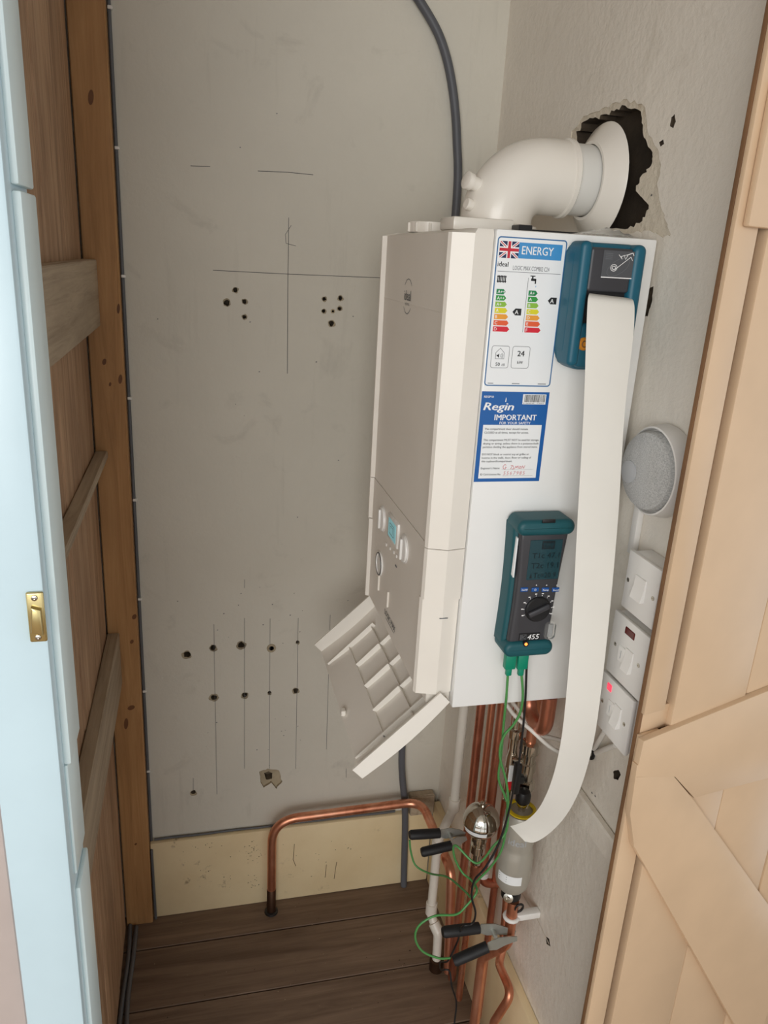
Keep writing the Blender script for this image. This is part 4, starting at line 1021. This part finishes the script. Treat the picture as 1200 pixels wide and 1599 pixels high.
# white waste pipe
w0 = onX(724, 1108, .555); w1 = onX(709, 1262, .555); w2 = onY(684, 1312, w1.y + .0); w3 = onY(685, 1425, w1.y); w4 = onX(699, 1455, .55)
wp = thing('waste_pipe', 'white plastic waste pipe with elbows running down to the floor', 'pipe', (w3.x, w3.y, 0))
yw = w1.y
mtube('tube', 'pipe_white', wp, fillet([(.555, yw, BB - .0006), (.555, yw, w1.z + .0), (w2.x, yw, w2.z), (w2.x, yw, w3.z), (w2.x + .012, yw - .028, w3.z - .035), (w2.x + .014, yw - .032, .0)], [.018, .014, .012, .012]), .0108, 18)
for z, x, y in ((w1.z + .012, .555, yw), (w2.z - .016, w2.x, yw), (w3.z + .018, w2.x, yw)):
    mlathe('socket', 'pipe_white', wp, [(.0108, .016), (.0138, .015), (.0138, -.015), (.0108, -.016)], (x, y, z), seg=22)
mlathe('elbow_socket', 'pipe_white', wp, [(.0108, .013), (.0138, .012), (.0138, -.012), (.0108, -.013)], (w2.x + .009, yw - .02, w3.z - .024), Vector((.35, -.62, -.7)), seg=22)
mlathe('floor_sleeve', 'copper_dark', wp, [(.017, 0), (.017, .03), (.012, .031)], (w2.x + .014, yw - .032, 0), seg=20)

# ---- grey hose on the back wall, from ceiling height behind the boiler to the floor
hp = [onY(a, b, YB - .012) for a, b in ((636, -25), (656, 2), (688, 60), (706, 130), (714, 220), (712, 335))]
lowp = [onY(a, b, YB - .012) for a, b in ((628, 1170), )][0]
pts = hp + [Vector((.520, YB - .012, 1.3)), Vector((.505, YB - .012, .8)), Vector((lowp.x, YB - .013, lowp.z)), Vector((onY(633, 1270, YB - .0275).x, YB - .0275, onY(633, 1270, YB - .0275).z)), Vector((onY(632, 1385, YB - .036).x, YB - .0275, .0))]
bm = bmesh.new(); tube(bm, smooth_path(pts, 8), .0088, 14); tag(finish(bm, 'grey_hose', 'grey_pipe', None, 60), 'grey flexible conduit curving down the back wall behind the boiler to the floor', 'conduit')

# ---- thin grey cable clipped along the corner post
cbl = thing('grey_cable', 'thin grey cable clipped down the back wall beside the timber post', 'cable', (-.134, YB, 0))
cp_ = [onY(a, b, YB - .005) for a, b in ((164, -10), (166, 30), (169, 90), (173, 140), (171, 180), (174, 230), (180, 330), (187, 430), (192, 520), (197, 622), (203, 700), (207, 782), (211, 860), (214, 937), (219, 1010), (222, 1080), (227, 1130), (229, 1205), (233, 1260), (235, 1322))]
cp_ = [Vector((max(v.x, -.1345), v.y, v.z)) for v in cp_]
cp_ += [Vector((-.1340, YB - .024, .21)), Vector((-.1330, YB - .024, .10)), Vector((-.132, YB - .025, .004))]
bm = bmesh.new(); tube(bm, smooth_path(cp_, 6), .0034, 8); finish(bm, 'sheath', 'grey_cable', cbl, 60)
for a, b in ((163, 10), (173, 230), (186, 431), (196, 622), (207, 781), (214, 936), (222, 1080), (229, 1205), (235, 1320)):
    q = onY(a + 1.5, b, YB - .009); x = max(q.x, -.133)
    bm = bmesh.new(); box(bm, x - .004, x + .0045, YB - .0105, YB, q.z - .0028, q.z + .0028, .001, 1); finish(bm, 'clip', 'plastic_white', cbl)
tag(mtube('skirting_cable', 'grey_cable', None, smooth_path([(-.128 + .62 * k_ / 12, YB - .006 + .001 * math.sin(k_ * 2.1), .2349) for k_ in range(13)], 4), .0026, 8), 'thin grey cable lying along the top edge of the back skirting', 'cable')
# grey cables lying along the foot of the partition
for i, (x, ya, yb2) in enumerate(((XL + .0085, 1.597, .76), (XL + .0215, 1.59, .76))):
    bm = bmesh.new(); tube(bm, smooth_path([(x + .003 * math.sin(k_ * 1.7 + i), ya - (ya - yb2) * k_ / 9, .0056) for k_ in range(10)], 4), .0052, 8); tag(finish(bm, 'floor_cable', 'grey_cable', None, 60), ['grey cable on the floor tight against the partition boards', 'grey cable on the floor, second from the partition boards'][i], 'cable')

# ---- round wall unit with grey fabric face
XS = .5745
sq = onX(1000, 735, XS); sz0, sz1 = onX(1003, 669, XS).z, onX(1000, 800, XS).z
R_ = abs(sz0 - sz1) / 2; syc = onX(1043, 733, XS).y + R_; szc = (sz0 + sz1) / 2
sp = thing('wall_speaker', 'round grey fabric-fronted speaker in a white wall holder', 'speaker', (W, syc, szc))
mlathe('holder', 'plastic_white', sp, [(R_ + .007, .0003), (R_ + .009, .006), (R_ + .005, .026), (R_ + .003, .027), (R_ + .001, .020), (0, .018)], (W, syc, szc), (-1, 0, 0), seg=56)
mlathe('fabric_face', 'fabric', sp, [(R_ - .001, .019), (R_, .028), (R_ - .003, .034), (R_ - .012, .0375), (R_ * .5, .039), (0, .0392)], (W, syc + .002, szc), (-.9965, -.084, 0), seg=56)
q = onX(982, 734, XS); q.y -= .008; mlathe('button', 'button_grey', sp, [(.0155, 0), (.0155, .0014), (.0145, .0018), (0, .0019)], (W - .0392 - .084 * (q.y - syc), q.y, q.z), (-.9965, -.084, 0), seg=32)
# ---- mini trunking between the round unit and the switches
tq = onX(994, 825, W - .005); zs1 = onX(985, 858, .576).z
tag(mbox('cable_trunking', 'plastic_white', None, W - .010, W - .0002, tq.y - .007, tq.y + .007, onX(993, 868, W - .005).z, szc - R_ - .003, .002, 2), 'short white cable trunking between the grey round unit and the top switch', 'trunking')
# ---- switches
def switch(z0, z1, y0, y1, label, kind):
    X = .5765; t = thing('wall_switch', label, 'switch', (W, (y0 + y1) / 2, z0), 'white switches on the right wall')
    mbox('back_box', 'plastic_white', t, X + .007, W - .0003, y0 + .0015, y1 - .0015, z0 + .001, z1 - .001, .003, 2)
    mbox('face_plate', 'plastic_white', t, X, X + .0068, y0, y1, z0, z1, .002, 2)
    yc, zc = (y0 + y1) / 2, (z0 + z1) / 2
    ry, rz = {'plain': (yc, zc), 'neon': (yc - .008, zc - .006), 'fused': (yc - .012, zc + .001)}[kind]
    bm = bmesh.new(); w_ = .0125 if kind == 'plain' else .009
    poly_prism(bm, [(X - .0065, ry - w_, rz - .016), (X + .001, ry - w_, rz - .016), (X + .001, ry - w_, rz + .016), (X - .0022, ry - w_, rz + .016), (X - .0028, ry - w_, rz + .002)], (0, 2 * w_, 0)); r_ = finish(bm, 'rocker', 'plastic_white', t)
    for s in (1, -1):
        yy = yc + s * .031
        mlathe('screw', 'nickel', t, [(.0032, 0), (.0030, .0009), (.0012, .0011), (0, .0004)], (X + .0002, yy, zc), (-1, 0, 0), seg=14)
        
    if kind == 'neon': mbox('indicator_lens', 'neon_dark', t, X - .0014, X + .001, yc - .012, yc + .012, z1 - .021, z1 - .010, .001, 1)
    if kind == 'fused': mbox('indicator_lens', 'neon_red', t, X - .0016, X + .001, y1 - .031, y1 - .020, z1 - .020, z1 - .009, .001, 1)
    if kind != 'plain':
        mbox('fuse_holder', 'plastic_white', t, X - .002, X + .001, ry + .011, ry + .027, rz - .012, rz + .012, .001, 1)
        mbox('fuse_slot', 'button_grey', t, X - .0024, X - .0018, ry + .018, ry + .0195, rz - .006, rz + .006, .0002, 1)
    return t
XQ = .5765
za, zb2 = onX(985, 858, XQ).z, onX(970, 945, XQ).z
switch(zb2, za, onX(1030, 915, XQ).y - .0, onX(977, 900, XQ).y, 'topmost white switch on the right wall, one plain large rocker', 'plain')
za, zb2 = onX(965, 953, XQ).z - .001, onX(943, 1042, XQ).z + .001
switch(zb2, za, onX(1010, 1030, XQ).y, onX(953, 1000, XQ).y, 'middle white switch on the right wall with dark red lens', 'neon')
za, zb2 = onX(942, 1043, XQ).z - .003, onX(928, 1126, XQ).z
switch(zb2, za, onX(985, 1125, XQ).y, onX(935, 1085, XQ).y, 'lowest white switch on the right wall with lit red lens', 'fused')
# white cables below the lowest switch
for i, (pts, lab) in enumerate((([(925, 1176, W + .004), (935, 1158, W - .008), (945, 1142, W - .012)], 'short white cable rising from the wall hole to the lowest switch'), ([(925, 1178, W + .004), (945, 1170, W - .006), (962, 1164, W - .010)], 'lower of two short white cables under the lowest switch'))):
    bm = bmesh.new(); tube(bm, smooth_path([onX(a, b, X) for a, b, X in pts], 6), .0042, 10); tag(finish(bm, 'white_cable', 'white_cable', None, 60), lab, 'cable')
q = onX(925, 1174, W)
tag(mlathe('cable_grommet', 'black', None, [(.0085, .001), (.0125, .0015), (.0125, .004), (.0085, .005)], q, (-1, 0, 0), seg=20), 'black rubber grommet in the wall hole under the switches', 'grommet')
# white cables from the boiler to the switches behind the paper
for i, (pts, lab) in enumerate((([(790, 1098, .50), (805, 1118, .51), (830, 1140, .53), (862, 1168, .56), (890, 1178, .58), (922, 1174, .607)], 'white cable sagging from under the boiler behind the paper strip, lower one'), ([(800, 1096, .52), (838, 1142, .55), (862, 1152, .575), (895, 1160, .59), (918, 1166, .605)], 'white cable from under the boiler behind the paper strip, upper one'))):
    bm = bmesh.new(); tube(bm, smooth_path([onX(a, b, X) for a, b, X in pts], 6), .0036, 10); tag(finish(bm, 'white_cable', 'white_cable', None, 60), lab, 'cable')

# ---- temperature probes: plug, green lead and sprung pipe clamp each
def clamp(root, jaw, grips, Yp, spread):
    """jaw: pixel of the jaw tip, pivot between; grips: two pixel paths (start,end) on plane Y=Yp"""
    for i, (a, b) in enumerate(grips):
        A, B_ = onY(*a, Yp), onY(*b, Yp); off = Vector((0, (-.006 if i else .006), 0))
        bm = bmesh.new(); tube(bm, [A + off, A.lerp(B_, .06) + off, A.lerp(B_, .5) + off, B_ + off], [.0088, .0108, .0112, .0108], 16, flat=.9); g_ = finish(bm, 'grip', 'black_rubber', root, 50)
        tipv = onY(*jaw, Yp)
        pv = A.lerp(tipv, .0)
        d_ = (tipv - B_); L = d_.length; d_.normalize(); up = Vector((0, 0, 1)); s_ = d_.cross(Vector((0, 1, 0))).normalized()
        if s_.z < 0: s_ = -s_
        e_ = .0095
        sg = 1 if i == 0 else -1
        pts_ = [B_ + s_ * .009, B_ + d_ * L * .35 + s_ * .015, B_ + d_ * L * .75 + s_ * .011, tipv + s_ * .006, tipv - s_ * .004, B_ + d_ * L * .6 - s_ * .007, B_ + d_ * L * .3 - s_ * .013, B_ - s_ * .009]
        bm = bmesh.new(); poly_prism(bm, [p_ + off - Vector((0, .001, 0)) for p_ in pts_], (0, .0025, 0), 0, .0008, 1); finish(bm, 'jaw', 'steel', root)
    tipv = onY(*jaw, Yp); piv = onY(*grips[0][1], Yp).lerp(tipv, .38)
    mlathe('pivot', 'steel', root, [(.004, -.010), (.004, .010)], piv, (0, 1, 0), seg=12)
def lead(root, plug_px, pts, r=.0021):
    P_ = []
    for a, b, y in pts: P_.append(onY(a, b, y))
    bm = bmesh.new(); tube(bm, smooth_path(P_, 7), r, 8); finish(bm, 'lead', 'green_cable', root, 60)
    a, b = plug_px; q = onY(a, b, .948)
    bm = bmesh.new(); box(bm, q.x - .0085, q.x + .0085, q.y - .006, q.y + .006, q.z - .009, q.z + .016, .002, 2)
    box(bm, q.x - .0045, q.x + .0045, q.y - .004, q.y + .004, q.z - .021, q.z - .008, .002, 2); finish(bm, 'plug', 'green_plug', root)
YU, YL = 1.262, onX(800, 1440, .556).y - .008
s_ = onY(796, 1045, .948)
p1 = thing('temperature_probe', 'green lead from the analyser to the upper black clamp below the flap', 'probe', s_)
lead(p1, (796, 1035), [(794, 1046, .948), (791, 1090, .955), (787, 1130, .97), (783, 1180, .985), (779, 1215, 1.0), (789, 1243, 1.0), (793, 1262, .995), (786, 1320, 1.0), (768, 1352, 1.02), (742, 1380, 1.04), (735, 1400, 1.06), (728, 1393, 1.08), (700, 1370, 1.15), (672, 1364, 1.22), (650, 1352, 1.25), (642, 1330, 1.258), (640, 1312, 1.262)])
clamp(p1, (728, 1306), [((641, 1307), (688, 1304)), ((657, 1328), (704, 1317))], YU, .02)
s_ = onY(815, 1045, .948)
p2 = thing('temperature_probe', 'green lead from the analyser to the lower black clamp near the floor', 'probe', s_)
lead(p2, (815, 1035), [(814, 1046, .948), (817, 1085, .952), (813, 1112, .96), (802, 1132, .965), (787, 1150, .97), (781, 1180, .975), (792, 1225, .985), (794, 1270, .985), (790, 1300, .99), (772, 1320, .99), (745, 1348, 1.0), (712, 1320, 1.03), (710, 1338, 1.05), (722, 1362, 1.05), (737, 1375, 1.03), (745, 1392, 1.0), (728, 1415, .995), (712, 1428, .99), (680, 1430, .985), (655, 1445, .985), (649, 1465, .99), (660, 1485, 1.0), (685, 1496, 1.0), (703, 1496, 1.005)])
clamp(p2, (806, 1462), [((693, 1460), (750, 1453)), ((707, 1497), (760, 1474))], YL, .02)
# loose green loop tying the bundle in the middle and the black lead
bm = bmesh.new(); tube(bm, smooth_path([onY(a, b, y) for a, b, y in ((825, 1022, .948), (823, 1040, .95), (821, 1090, .955), (817, 1140, .958), (811, 1190, .96), (803, 1230, .962), (793, 1275, .968), (778, 1320, .972), (758, 1355, .975), (741, 1375, .985), (737, 1400, .99), (743, 1425, .99), (738, 1442, .995), (722, 1448, 1.0), (715, 1470, 1.06), (700, 1500, 1.07), (688, 1502, 1.10), (689, 1514, 1.13), (702, 1516, 1.13), (706, 1540, 1.12), (713, 1565, 1.12), (710, 1599, 1.11))], 6), .0019, 8)
tag(finish(bm, 'black_lead', 'black', None, 60), 'thin black lead hanging from the analyser past the clamps to the floor', 'cable')

for o in S.objects:
    k = o.name.split('.')[0]
    g = {'copper_pipe': 'copper pipes under the boiler', 'temperature_probe': 'clamp probes of the analyser', 'white_cable': 'white cables between boiler and switches', 'pipe_clip': 'white pipe clips', 'floor_cable': 'grey cables at the foot of the partition'}.get(k)
    if g and o.parent is None and 'category' in o: o['group'] = g
bpy.context.view_layer.update()
